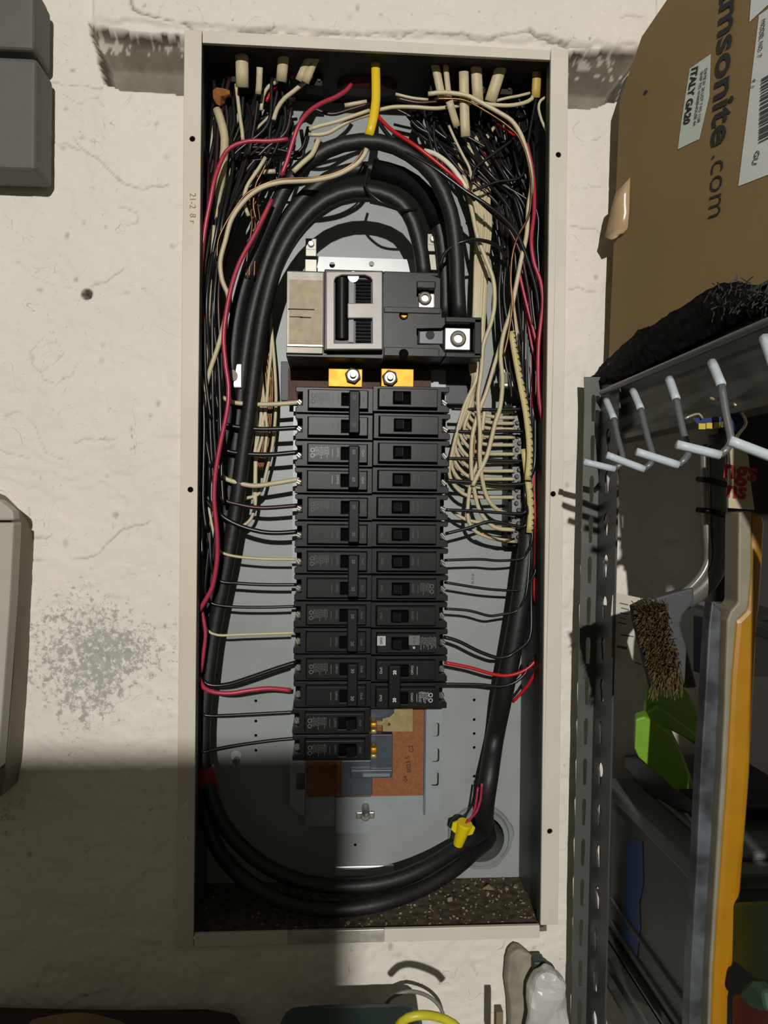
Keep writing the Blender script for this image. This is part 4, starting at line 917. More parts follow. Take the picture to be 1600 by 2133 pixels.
# wire nut and its red leads
c0 = P(968, 1716, .045); c1 = P(954, 1760, .052)
nut = tag(MB().cyl(c0, c1, .0075, 16, r2=.0048).build('wire_nut', mat('yellow_plastic_nut', (226, 206, 20), .35), bevel=.0006), 'bright yellow winged wire nut hanging over the round knockout', 'wire nut')
d = (c1 - c0).normalized(); u = d.cross(Vector((0, 1, 0))).normalized()
mb = MB()
for s_ in (-1, 1):
    a = c0 + u * s_ * .006; mb.add([a - d * .002, a + u * s_ * .0055 + d * .002, a + u * s_ * .005 + d * .010, a + d * .013, a - d * .002 + Vector((0, .003, 0)), a + u * s_ * .0055 + d * .002 + Vector((0, .003, 0)), a + u * s_ * .005 + d * .010 + Vector((0, .003, 0)), a + d * .013 + Vector((0, .003, 0))],
        [(0, 1, 2, 3), (7, 6, 5, 4), (0, 4, 5, 1), (1, 5, 6, 2), (2, 6, 7, 3), (3, 7, 4, 0)])
mb.build('wing', mat('yellow_plastic_nut', (226, 206, 20)), nut)
MB().cyl(c0 - d * .0015, c0 + d * .002, .0078, 16).build('collar', mat('yellow_plastic_nut', (226, 206, 20)), nut, bevel=.0005)
W('R', 2.6, [(1004, 1632), (1001, 1665), (993, 1690), (980, 1705), (967, 1718)], (.035, .045), 'thin red wire dropping into the yellow wire nut, front one', 'red wires')
W('R', 2.4, [(996, 1640), (990, 1680), (984, 1700), (972, 1720)], (.045, .047), 'thin red wire dropping into the yellow wire nut, back one', 'red wires')
# ------------------------------------------------------------------ shelving on the right
XS = P(1246, 1060, -.03).x
M_shelf = mat('grey_galvanised_shelf', (92, 95, 88), .4, .3, .15, 30)
M_shelf2 = mat('charcoal_shelf_steel', (74, 78, 76), .45, .2, .25, 40)
sh = thing('steel_shelving', 'grey slotted steel shelving unit standing right of the panel', 'shelving', loc=(XS, -.05, FLOOR))
inv = Matrix.Translation((-XS, .05, -FLOOR))
def ps(o, label=None):
    o.parent = sh; o.matrix_parent_inverse = inv
    if label: o['label'] = label
    return o
zt = P(1230, 786, -.03).z
lean = (P(1232, 900, -.03).x - P(1204, 2100, -.03).x) / (P(1232, 900, -.03).z - P(1204, 2100, -.03).z)
Sh = Matrix.Identity(4); Sh[0][2] = lean; Sh[0][3] = -lean * P(1232, 900, -.03).z
# flange facing the viewer with slots
xA0, xA1 = XS - .0135, XS
slots = []; n = 0; z = zt - .020
while z > -.60:
    xm = XS - .0062
    slots.append([(xm - .0022, z), (xm - .0015, z - .020), (xm + .0015, z - .020), (xm + .0022, z), (xm + .0012, z + .004), (xm - .0012, z + .004)]); z -= .0365
z0 = -.65
mb = MB(); mb.plate([(xA0, z0), (xA1, z0), (xA1, zt), (xA0 - .002, zt), (xA0 - .001, zt - .02)], slots, -.032, -.0305, Sh); ps(mb.build('post_flange', M_shelf), 'narrow slotted post flange facing the viewer')
mb = MB(); mb.box(xA0, xA1, -.032, -.0305, FLOOR, z0, Sh); ps(mb.build('post_foot', M_shelf))
# flange running toward the viewer with keyholes
def yz_plate(mb, outer, holes, x0, x1, M=None):
    R = Matrix.Rotation(-PI / 2, 4, 'Z')   # plate x -> -y ; plate y -> x
    T = Matrix(((0, 1, 0, 0), (1, 0, 0, 0), (0, 0, 1, 0), (0, 0, 0, 1)))
    T = (M or Matrix.Identity(4)) @ T
    return mb.plate(outer, holes, x0, x1, T)
keys = []; z = zt - .055
while z > -.60:
    yc = -.054
    keys.append(circle(yc, z, .0062, 14, PI * .5)[0:0] + [(yc + .0062 * math.cos(t), z + .0062 * math.sin(t)) for t in [PI * 1.25 - i * PI * 1.5 / 12 for i in range(13)]] + [(yc + .0026, z - .014), (yc - .0026, z - .014)]); z -= .0365
mb = MB(); yz_plate(mb, [(-.032, z0), (-.078, z0), (-.078, zt - .004), (-.032, zt)], keys, XS, XS + .0015, Sh); ps(mb.build('post_flange', M_shelf2), 'dark post flange with keyholes')
# beams along the side
zf, zl = .104, .0600
def beam(zb, zfold, ztop_, name, y1=-.62, x=XS + .003):
    mb = MB(); prof = [(x, zb), (x, zb + .004), (x + .004, zb + .010), (x + .004, zfold - .006), (x - .0015, zfold), (x - .0015, zfold + .004), (x + .003, zfold + .010), (x + .003, ztop_), (x + .02, ztop_), (x + .02, zb)]
    n = len(prof); v = [(a, -.034, b) for a, b in prof] + [(a, y1, b) for a, b in prof]
    mb.add(v, [(i, (i + 1) % n, n + (i + 1) % n, n + i) for i in range(n)] + [tuple(range(n)), tuple(range(2 * n - 1, n - 1, -1))]); ps(mb.build(name, M_shelf))
beam(zl, zf, .132, 'shelf_beam')
zb2 = PX(1240, 1932, XS).z
beam(zb2 - .040, zb2 - .014, zb2, 'shelf_beam', y1=-.222)
ps(MB().box(XS + .006, XS + .34, -.62, -.034, .126, .130).build('shelf_deck', M_shelf2))
ps(MB().box(XS + .006, XS + .34, -.222, -.034, zb2 - .006, zb2 - .002).build('shelf_deck', M_shelf2))
for (x, y) in ((XS, -.66), (XS + .36, -.66), (XS + .36, -.03)):
    mb = MB(); mb.box(x, x + .0015, y, y + .045, FLOOR, zt + .0).box(x, x + .035, y, y + .0015, FLOOR, zt); ps(mb.build('corner_post', M_shelf2))
# black fringed mat on the top shelf, drooping over the beam
rs = random.Random(9)
top_px = [(1218, 787), (1240, 776), (1262, 756), (1300, 722), (1334, 690), (1360, 682), (1400, 655), (1440, 632), (1480, 606), (1512, 592), (1545, 594), (1600, 602), (1660, 606)]
bot_px = [(1222, 784), (1245, 800), (1272, 800), (1310, 784), (1340, 770), (1375, 752), (1410, 736), (1450, 715), (1490, 696), (1530, 676), (1570, 658), (1610, 640), (1660, 618)]
def ripple(name, mt, label, cat):
    v = []; f = []; N = 60; K = 6
    for i in range(N + 1):
        u = i / N * (len(top_px) - 1); k = min(int(u), len(top_px) - 2); a = u - k
        tp = [top_px[k][j] * (1 - a) + top_px[k + 1][j] * a for j in (0, 1)]; bp_ = [bot_px[k][j] * (1 - a) + bot_px[k + 1][j] * a for j in (0, 1)]
        for j in range(K + 1):
            b = j / K; x = XS + .012 - .012 * math.sin(b * PI * .5) + rs.uniform(-.0014, .0014)
            if i < 3: x = XS + .002
            v.append(PX(tp[0] * (1 - b) + bp_[0] * b + rs.uniform(-1.2, 1.2), tp[1] * (1 - b) + bp_[1] * b + rs.uniform(-2, 2), x))
    for i in range(N):
        for j in range(K): a = i * (K + 1) + j; f.append((a, a + 1, a + K + 2, a + K + 1))
    mb = MB().add(v, f); o = mb.build(name, mt, smooth=False)
    md = o.modifiers.new('thickness', 'SOLIDIFY'); md.thickness = .004; md.offset = 0
    return tag(o, label, cat)
matt = ripple('rubber_mat', mat('black_rubber_mat', (10, 10, 10), .9, 0, .4, 200, .5, 300, spec=.1), 'black rough fringed mat drooping over the top shelf edge under the cardboard box', 'mat')
mb = MB()
for i in range(160):
    px = rs.uniform(1480, 1640); py = 592 + rs.uniform(-6, 60); p = PX(px, py, XS - .002); q = p + Vector((rs.uniform(-.004, .002), rs.uniform(-.006, .006), rs.uniform(-.008, .005)))
    mb.cyl(p, q, .0004, 3)
o = mb.build('fringe', mat('grey_fringe', (52, 52, 48), .8), matt); o['kind'] = 'stuff'; o['label'] = 'loose grey fringe fibres'
# cardboard box, turned a little toward the viewer
an = math.radians(20)
cp = Vector((XS + .012, -.030, .13)); cdv = Vector((math.sin(an), -math.cos(an), 0)); cn = Vector((-math.cos(an), -math.sin(an), 0))
outl = [(1266, 800), (1269, 700), (1279, 470), (1290, 208), (1336, 76), (1388, 0), (1440, -70), (1900, -70), (1900, 560), (1600, 800)]
pts = [PPL(a, b, cp, cn) for a, b in outl]
for p in pts: p.z = max(p.z, .1345)
vb = [p + Vector((.24, 0, 0)) for p in pts]
n = len(pts)
box = tag(MB().add(pts + vb, [tuple(range(n)), tuple(range(2 * n - 1, n - 1, -1))] + [(i, n + i, n + (i + 1) % n, (i + 1) % n) for i in range(n)]).build('cardboard_box', mat('brown_cardboard', (126, 104, 66), .75, 0, .09, 12, .25, 90), bevel=.001), 'large brown cardboard box with black printing and white labels on the top shelf', 'box')
def onbox(l, off=.0004): return [PPL(a, b, cp + cn * off, cn) for a, b in l]
def flat(l, off, name, mt, parent, label=None, th=.0003):
    v = onbox(l, off); w_ = [p - cn * th for p in v]; n = len(v)
    o = MB().add(v + w_, [tuple(range(n)), tuple(range(2 * n - 1, n - 1, -1))] + [(i, (i + 1) % n, n + (i + 1) % n, n + i) for i in range(n)]).build(name, mt, parent)
    if label: o['label'] = label
    return o
M_stk = mat('white_sticker_paper', (205, 208, 204), .6, 0, .05, 40); M_stk2 = mat('greenish_sticker_paper', (190, 200, 190), .6, 0, .06, 40)
s1 = flat([(1437, 143), (1480, 113), (1477, 200), (1456, 290), (1412, 311), (1420, 250)], .0006, 'shipping_label', M_stk2, box, 'small pale green-white label')
s2 = flat([(1581, 32), (1640, -10), (1660, 345), (1600, 364), (1538, 388), (1560, 210)], .0006, 'shipping_label', M_stk, box, 'large white label with a barcode')
s3 = flat([(1565, -10), (1640, -40), (1640, -5), (1600, 10), (1561, 46)], .0007, 'shipping_label', M_stk, box, 'white label corner at the top')
dn = (PPL(1496, 445, cp, cn) - PPL(1513, 10, cp, cn)).normalized(); upv = cdv
def onb_text(s_, px, py, h0, mt, par, sx=1.0, bold=0, off=.0009):
    return text(s_, h0, PPL(px, py, cp + cn * off, cn), dn, upv, mt, par, sx=sx, bold=bold)
M_gi = mat('grey_ink', (70, 76, 78), .8)
def fit(s_, a, b, hpx, mt, par, off, bold=0, name='printed_lettering'):
    # lettering running from pixel a to pixel b, capitals about hpx tall in the picture
    A, B = PPL(*a, cp + cn * off, cn), PPL(*b, cp + cn * off, cn); mid = (A + B) / 2; L = (B - A).length
    hx = (PPL((a[0] + b[0]) / 2 + hpx, (a[1] + b[1]) / 2, cp + cn * off, cn) - PPL((a[0] + b[0]) / 2, (a[1] + b[1]) / 2, cp + cn * off, cn)).length
    size = hx / .70; me = text_mesh(s_, size, bold=bold); xs_ = [v.co.x for v in me.vertices]; wd = max(xs_) - min(xs_)
    return text(s_, size, mid, (B - A), upv, mt, par, name=name, sx=L / wd, bold=bold)
fit('samsonite', (1524, -78), (1500, 300), 40, M_ink, box, .0009, bold=.0006)
fit('.com', (1500, 318), (1492, 450), 38, M_ink, box, .0009, bold=-.0003)
fit('ITALY GA20', (1447, 140), (1429, 258), 12, M_ink, s1, .0012, bold=.0003)
for k_, t4 in enumerate(('SHIP TO WAREHOUSE 44 ', 'DATE 01 20 LOT 7 PO 1138')): fit(t4, (1462 + k_ * 9, 150 - k_ * 8), (1446 + k_ * 9, 262 - k_ * 8), 5, M_gi, s1, .0012)
fit('GU', (1578, 314), (1571, 342), 10, M_gi, s2, .0014); fit('4  1', (1571, 165), (1567, 182), 8, M_gi, s2, .0014); fit('MODEL NO. 7', (1590, 40), (1582, 118), 8, M_gi, s2, .0014)
rs = random.Random(2); mb = MB(); y = 175
base = PPL(1586, 165, cp + cn * .0012, cn); t_ = 0
bend = (PPL(1572, 300, cp + cn * .0012, cn) - base).length
while t_ < bend:
    wd = rs.choice((.0006, .0009, .0014, .002)); a = base + dn * t_; b = a + dn * wd; c = upv * .012
    k = cn * .0002; mb.add([a, b, b + c, a + c, a + k, b + k, b + c + k, a + c + k], [(0, 1, 2, 3), (7, 6, 5, 4), (0, 4, 5, 1), (1, 5, 6, 2), (2, 6, 7, 3), (3, 7, 4, 0)]); t_ += wd + rs.choice((.0006, .001, .0014))
mb.build('barcode', mat('grey_ink', (70, 76, 78)), s2)
c = onbox([(1345, 188), (1349, 190), (1343, 197), (1340, 195)], .0008); flat([(1345, 186), (1349, 190), (1343, 198), (1340, 194)], .0008, 'ink_spot', M_ink, box)
# loose tape end on the box's near-wall edge
tp = [[(1313, 370), (1300, 384), (1283, 402)], [(1312, 400), (1296, 408), (1276, 425)], [(1311, 440), (1292, 446), (1270, 452)], [(1308, 475), (1286, 476), (1264, 480)], [(1300, 486), (1280, 490), (1260, 493)], [(1296, 484), (1284, 496), (1274, 500)]]
v = []; f = []
for i, row in enumerate(tp):
    for j, (a, b) in enumerate(row): v.append(PPL(a, b, cp + cn * (.002 + .004 * j), cn))
for i in range(5):
    for j in range(2): a = i * 3 + j; f.append((a, a + 1, a + 4, a + 3))
o = MB().add(v, f).build('loose_tape', mat('glossy_tan_tape', (178, 152, 116), .25), box, smooth=True); md = o.modifiers.new('t', 'SOLIDIFY'); md.thickness = .0006

# rail with white tipped hooks
M_hk = mat('white_vinyl_coating', (190, 200, 205), .45); M_rod = mat('grey_rod', (110, 112, 112), .4, .3)
XR = XS - .004
rail = thing('hook_rail', 'wire hook rail with white vinyl tipped prongs hung on the shelf beam', 'hook rail', loc=(XR, -.05, .10))
inv2 = Matrix.Translation((-XR, .05, -.10))
def pr(o, label=None):
    o.parent = rail; o.matrix_parent_inverse = inv2
    if label: o['label'] = label
    return o
pr(MB().tube([(XR, -.048, .1035), (XR, -.2, .1035), (XR, -.42, .1035)], .0028, n=8, step=.03).build('rail', M_rod, smooth=True))
hooks = [((1268, 832), (1279, 872), (1290, 975), (1216, 962)), ((1324, 812), (1335, 852), (1352, 975), (1264, 948)), ((1400, 787), (1409, 832), (1424, 966), (1326, 941)), ((1490, 752), (1503, 802), (1512, 945), (1410, 926)), ((1600, 700), (1612, 760), (1640, 955), (1520, 918))]
for i, (a, b, c, d_) in enumerate(hooks):
    A = PX(*a, XR - .002); B = PX(*b, XR - .004); Cc = PX(*c, XR - .006)
    dd = (PX(*a, XR)).y
    A.y = dd; T = P(d_[0], d_[1], Cc.y)
    hk = pr(MB().tube([A, B], .0029, n=8).build('prong_tip', M_hk, smooth=True), 'white vinyl upper sleeve')
    C1 = Cc + Vector((.003, 0, .006))
    mid = Cc + Vector((-.004, -.001, -.001))
    pr(MB().tube([B, B.lerp(C1, .5), C1, mid], .0023, n=8).build('prong', M_rod, smooth=True))
    pr(MB().tube([mid, mid.lerp(T, .5), T], .0028, n=8).build('prong_tip', M_hk, smooth=True), 'white vinyl outer sleeve')

# wire brush with long twin handle, hung from the rail
YT = -.240
YG = -.255
def PB(a, b, Y): return P(a, b, Y)
wb = thing('wire_brush', 'grey handled grill brush with brass bristles hanging head down from the rail', 'brush', loc=tuple(P(1480, 900, -.2)))
l0 = P(1480, 900, -.2); inv3 = Matrix.Translation(-l0)
def pb(o, label=None):
    o.parent = wb; o.matrix_parent_inverse = inv3
    if label: o['label'] = label
    return o
M_hd = mat('grey_moulded_handle', (88, 88, 80), .4, 0, .15, 60)
Y0 = -.205
pb(MB().tube([P(1466, 925, Y0), P(1468, 1000, Y0), P(1472, 1100, Y0), P(1476, 1160, Y0), P(1466, 1190, Y0), P(1440, 1222, Y0), P(1408, 1244, Y0)], pxm(8, Y0), n=10).build('handle_tube', mat('shiny_grey_tube', (122, 120, 112), .3, .3), smooth=True))
pb(MB().tube([P(1494, 905, Y0), P(1496, 1000, Y0), P(1498, 1090, Y0), P(1500, 1150, Y0), P(1490, 1195, Y0), P(1462, 1230, Y0), P(1424, 1255, Y0)], pxm(19, Y0), n=14, flat=.6).build('handle', M_hd, smooth=True), 'broad grey handle')
pb(MB().tube([P(1458, 880, Y0), P(1480, 878, Y0), P(1510, 884, Y0)], pxm(8, Y0), n=10).build('hanging_loop', M_hd, smooth=True))
for b_ in (998, 1062):
    pb(MB().tube([P(1452, b_, Y0 - .010), P(1480, b_ + 3, Y0 - .016), P(1520, b_ + 14, Y0 - .010)], pxm(6, Y0), n=8).build('black_strap', M_blk, smooth=True))
gq = lambda l, Y: [(P(a, b, Y).x, P(a, b, Y).z) for a, b in l]
mb = MB(); mb.plate(gq([(1352, 1248), (1376, 1240), (1440, 1222), (1442, 1250), (1418, 1280), (1412, 1300), (1432, 1370), (1448, 1430), (1424, 1432), (1408, 1400), (1392, 1330), (1384, 1262), (1356, 1256)], Y0), [], Y0 - .004, Y0 + .006)
pb(mb.build('brush_head', mat('charcoal_head', (72, 74, 76), .4), bevel=.0015))
mb = MB(); mb.plate(gq([(1316, 1262), (1344, 1248), (1384, 1258), (1400, 1340), (1424, 1430), (1392, 1436), (1356, 1432), (1338, 1360), (1322, 1300)], Y0), [], Y0 - .002, Y0 + .004); pb(mb.build('bristle_base', mat('dark_base', (40, 34, 22), .7)))
rs = random.Random(21); mb = MB()
for i in range(900):
    u = rs.random(); v_ = rs.random()
    ax = 1388 + (1424 - 1388) * u + rs.uniform(-2, 2); ay = 1262 + (1428 - 1262) * u
    wd = 62
    bx_ = ax - wd * v_ + (2 if u < .9 else 0); by_ = ay - 6 + 6 * v_ + rs.uniform(-5, 5)
    a = P(bx_, by_, Y0 - .002); ln = rs.uniform(.006, .011)
    q = a + Vector((-rs.uniform(.002, .008), -ln, rs.uniform(-.004, .004) - (.006 if u > .85 else 0) + (.003 if u < .1 else 0)))
    mb.cyl(a, q, .00035, 3, cap=False)
o = pb(mb.build('bristles', mat('brass_bristle', (158, 140, 96), .4, .6, .4, 300)), 'dense brass wire bristles'); o['kind'] = 'stuff'

# tall yellow and grey tool hanging right of the brush
yt = thing('yellow_edged_bar', 'tall yellow bar with a grey galvanised edge hanging in front of the shelves', 'yellow bar', loc=tuple(P(1530, 2140, YT)))
inv4 = Matrix.Translation(-P(1530, 2140, YT))
def py_(o, label=None):
    o.parent = yt; o.matrix_parent_inverse = inv4
    if label: o['label'] = label
    return o
M_yb = mat('mustard_plastic', (166, 116, 8), .4, 0, .12, 50, .1, 300)
mb = MB()
mb.plate(gq([(1540, 1064), (1574, 1072), (1576, 1090), (1570, 1200), (1566, 1260), (1562, 1284), (1556, 1400), (1546, 1600), (1530, 1800), (1518, 1960), (1506, 2010), (1500, 2180), (1456, 2180), (1462, 2000), (1476, 1800), (1490, 1600), (1500, 1400), (1510, 1284), (1532, 1262), (1538, 1200)], YT), [], YT - .012, YT + .012)
py_(mb.build('yellow_body', M_yb, bevel=.006, seg=3))
mb = MB()
mb.plate(gq([(1516, 1066), (1542, 1064), (1541, 1200), (1534, 1266), (1512, 1286), (1502, 1400), (1492, 1600), (1478, 1800), (1464, 2000), (1458, 2180), (1450, 2180), (1456, 2000), (1468, 1800), (1480, 1600), (1486, 1480), (1492, 1286), (1500, 1266), (1514, 1250)], YT), [], YT - .014, YT + .004)
py_(mb.build('cream_edge', mat('cream_edging', (134, 128, 108), .55, 0, .2, 60), bevel=.002))
mb = MB()
mb.plate(gq([(1474, 1250), (1494, 1270), (1490, 1400), (1482, 1600), (1470, 1800), (1458, 2000), (1452, 2180), (1424, 2180), (1430, 2000), (1442, 1800), (1450, 1600), (1458, 1480), (1468, 1300)], YT), [], YT - .006, YT + .004)
py_(mb.build('galvanised_strip', mat('spangled_galvanised', (100, 106, 112), .45, .3, 0, 45, 0, 1, rgb2=(52, 54, 58)), bevel=.001))
# tag, blue card and bent wire
tg = tag(MB().plate(gq([(1518, 932), (1544, 928), (1556, 938), (1560, 956), (1566, 1020), (1572, 1062), (1518, 1058)], YG), [], YG, YG + .0015).build('price_tag', mat('pale_tag_card', (184, 172, 140), .6, 0, .1, 40)), 'cream card tag with red lettering hanging behind the grey handle', 'tag')
text('ngs', .017, P(1543, 981, YG - .0004), (1, 0, -.12), (.12, 0, 1), mat('deep_red_ink', (150, 24, 28), .6), tg, bold=.0004); text('ns', .015, P(1535, 1022, YG - .0004), (1, 0, -.12), (.12, 0, 1), mat('deep_red_ink', (150, 24, 28)), tg, bold=.0004)
bl = tag(MB().plate(gq([(1440, 870), (1462, 872), (1500, 868), (1518, 862), (1530, 852), (1546, 862), (1556, 880), (1556, 892), (1548, 898), (1512, 896), (1500, 888), (1462, 892), (1452, 884)], YG), [], YG - .001, YG).build('blue_card', mat('navy_card', (20, 32, 92), .5)), 'small navy blue card with yellow marks above the grey handle', 'card')
for a0, a1 in ((1456, 1470), (1472, 1484), (1488, 1500), (1504, 1520)):
    MB().bpx(a0, 882 - (a0 - 1456) * .08, a1, 894 - (a0 - 1456) * .08, YG - .0016, YG - .0008).build('yellow_mark', mat('yellow_print', (196, 170, 50), .6), bl)
tag(MB().tube([P(1480, 829, YG - .004), P(1490, 832, YG - .006), P(1510, 832, YG - .007), P(1530, 842, YG - .008), P(1546, 860, YG - .008), P(1554, 880, YG - .006), P(1548, 892, YG - .003), P(1536, 908, YG - .002), P(1536, 924, YG - .002)], .0010, n=8).build('bent_wire', mat('pale_gold_wire', (206, 196, 160), .3, .7), smooth=True), 'thin bent pale wire hook above the cream tag', 'wire hook')
tag(MB().tube([P(1428, 872, YG - .003), P(1440, 866, YG - .003), P(1456, 862, YG - .003), P(1464, 872, YG - .003)], .0008, n=8).build('bent_wire', mat('pale_gold_wire', (206, 196, 160)), smooth=True), 'short bent wire end at the left tip of the navy card', 'wire hook')
# two unseen light blockers added beyond the frame, then the lower-shelf things
for nm, x0_, z0_, z1_, lab in (('hanging_bag', .228, .045, .100, 'added brown block out of view, shading the upper wall behind the shelf'), ('shade_board_block', .2432, -.52, .014, 'added brown strip out of view, shading the lower wall behind the shelf')):
    tag(MB().box(x0_, XS + .002, -.56, -.40, z0_, z1_).build(nm, mat('shade_block_brown', (96, 80, 60), .8), bevel=.001), lab, 'bag' if 'bag' in nm else 'board')
def slab(l, X0, X1, name, mt, label, cat, bevel=.002):
    """solid whose left face (plane x = X0) has this outline"""
    v = [PX(a, b, X0) for a, b in l]; w_ = [p + Vector((X1 - X0, 0, 0)) for p in v]; n = len(v)
    o = MB().add(v + w_, [tuple(range(n)), tuple(range(2 * n - 1, n - 1, -1))] + [(i, n + i, n + (i + 1) % n, (i + 1) % n) for i in range(n)]).build(name, mt, bevel=bevel)
    return tag(o, label, cat)
XT = XS + .010
tote = thing('storage_tote', 'dark grey plastic storage tote with a strip of blue tape on its side', 'tote', loc=(XT, -.1, zb2))
invt = Matrix.Translation((-XT, .1, -zb2))
def pt_(o, label=None):
    o.parent = tote; o.matrix_parent_inverse = invt
    if label: o['label'] = label
    return o
M_tote = mat('charcoal_tote_plastic', (88, 92, 92), .5, 0, .1, 40)
zr = PX(1243, 1605, XT).z
pt_(MB().box(XT, XT + .26, -.217, -.04, zb2 + .001, zr - .004).build('tub', M_tote, bevel=.006))
pt_(MB().box(XT - .005, XT + .265, -.221, -.036, zr - .008, zr + .004).build('lid', mat('tote_lid_plastic', (98, 102, 100), .5), bevel=.003))
pt_(MB().box(XT + .02, XT + .24, -.205, -.06, zr + .004, zr + .010).build('lid_panel', mat('tote_lid_plastic', (98, 102, 100)), bevel=.003))
for k in range(2): pt_(MB().box(XT - .003, XT + .001, -.21, -.05, zb2 + .012 + .02 * k, zb2 + .015 + .02 * k).build('tub_rib', M_tote, bevel=.001))
bt = [(1306, 1742), (1338, 1752), (1340, 1840), (1332, 1880), (1334, 1930), (1326, 2010), (1318, 1990), (1294, 1950), (1304, 1830)]
v = [PX(a, b, XT - .0006) for a, b in bt]; n = len(v); wv = [p + Vector((.0005, 0, 0)) for p in v]
pt_(MB().add(v + wv, [tuple(range(n)), tuple(range(2 * n - 1, n - 1, -1))] + [(i, n + i, n + (i + 1) % n, (i + 1) % n) for i in range(n)]).build('blue_tape', mat('painters_tape', (60, 96, 156), .6, 0, .1, 60)), 'strip of blue painter tape')
slab([(1300, 1572), (1330, 1576), (1420, 1648), (1452, 1680), (1448, 1700), (1400, 1682), (1352, 1660), (1300, 1598)], XS + .03, XS + .12, 'tool_case', mat('black_case', (28, 28, 28), .5), 'flat black case lying on the lid of the grey tote', 'case')
def folded(l, Y, dY, name, mt, label):
    v = [P(a, b, Y + (c if len(q) > 2 else 0)) for q in l for a, b, c in [(q + (0,))[:3]]]
    n = len(v); wv = [p + Vector((.004, dY, .002)) for p in v]
    return MB().add(v + wv, [tuple(range(n)), tuple(range(2 * n - 1, n - 1, -1))] + [(i, (i + 1) % n, n + (i + 1) % n, n + i) for i in range(n)])
M_gr = mat('lime_green_plastic', (112, 160, 40), .4, 0, .12, 40)
gt = thing('green_pouch', 'folded lime green plastic pouch on the shelf below the brass bristles', 'pouch', loc=tuple(P(1400, 1660, -.12)))
invg = Matrix.Translation(-P(1400, 1660, -.12))
for l, y, nm in (([(1348, 1432), (1372, 1438), (1400, 1440), (1432, 1448), (1458, 1490), (1460, 1560), (1400, 1520), (1342, 1488)], -.12, 'upper_fold'), ([(1342, 1492), (1372, 1470), (1455, 1535), (1458, 1552), (1424, 1536), (1352, 1500)], -.126, 'fold_edge'), ([(1324, 1498), (1344, 1492), (1400, 1530), (1424, 1580), (1446, 1640), (1448, 1674), (1400, 1640), (1330, 1578), (1322, 1560)], -.135, 'lower_fold')):
    o = folded(l, y, .012, nm, None, None).build(nm, M_gr, gt, bevel=.0015); o.matrix_parent_inverse = invg
lf = tag(folded([(1276, 1240), (1322, 1250), (1392, 1262), (1400, 1400), (1345, 1402), (1266, 1366)], -.075, .0012, '', None, None).build('paper_leaflet', mat('off_white_leaflet', (196, 192, 178), .6, 0, .05, 30)), 'tilted off-white printed leaflet between shelf post and brass bristles', 'leaflet')
for i, (a, b, sx_) in enumerate(((1300, 1256, 9), (1302, 1266, 8), (1300, 1276, 8), (1298, 1286, 7), (1296, 1296, 8), (1306, 1322, 14), (1296, 1345, 10), (1330, 1380, 7))):
    MB().add(*(lambda q: (q, [(0, 1, 2, 3)]))([P(a - sx_, b - 1, -.0756), P(a + sx_, b + 3, -.0756), P(a + sx_, b + (8 if i == 6 else 5), -.0756), P(a - sx_, b + (4 if i == 6 else 1), -.0756)])).build('print_line', mat('grey_ink', (70, 76, 78)), lf)
tag(slab([(1408, 1252), (1440, 1262), (1474, 1276), (1474, 1410), (1440, 1398), (1416, 1390)], XS + .04, XS + .10, 'product_carton', mat('white_blue_carton', (150, 150, 150), .6), 'x', 'carton'), 'small carton with dark blue side behind the grey brush head', 'carton')
tag(slab([(1444, 1282), (1474, 1290), (1474, 1408), (1444, 1398)], XS + .038, XS + .0395, 'carton_sleeve', mat('navy_sleeve', (34, 44, 66), .6), 'x', 'carton'), 'dark blue sleeve on the small carton beside the yellow bar', 'carton')
tag(MB().box(.362, .62, -.016, -.008, -1.2, .118).build('shade_panel', mat('interior_shade', (42, 36, 30), .8), bevel=.001), 'dark sheet added for the shaded shelf interior behind the yellow bar', 'board')  # dark sheet covers the lit wall to paint the interior shade
o = slab([(1552, 1290), (1640, 1320), (1640, 1350), (1552, 1318)], XS + .05, XS + .09, 'grey_bracket', M_shelf, 'pale grey metal rail seen right of the yellow bar', 'rail')
slab([(1516, 1880), (1700, 1872), (1700, 2160), (1600, 2064), (1516, 1996)], XS + .012, XS + .09, 'green_bin', mat('dark_green_plastic', (10, 56, 30), .45), 'dark green plastic bin at the lower right edge', 'bin')
slab([(1520, 2070), (1560, 2060), (1600, 2100), (1620, 2160), (1520, 2160)], XS + .008, XS + .03, 'red_bag', mat('dull_red_bag', (96, 26, 30), .5), 'dull red object at the bottom right corner', 'bag', .004)
slab([(1538, 2060), (1560, 2040), (1590, 2066), (1598, 2110), (1560, 2100), (1540, 2084)], XS + .004, XS + .02, 'green_cloth', mat('pale_green_cloth', (60, 84, 66), .8), 'pale green crumpled cloth at the bottom right', 'cloth', .004)
rs = random.Random(6); mb = MB(); c0 = P(1625, 2120, -.26)
for i in range(260):
    a = rs.uniform(PI * .55, PI * 1.25); q = c0 + Vector((math.cos(a) * .018, rs.uniform(-.008, .008), math.sin(a) * .020)); mb.cyl(c0 + (q - c0) * .2, q, .0004, 3, cap=False)
o = mb.build('white_bristle_brush', mat('white_bristle', (214, 216, 212), .5)); tag(o, 'white bristled brush tip poking in at the bottom right corner', 'brush', kind='stuff')
MATS['x'] = None

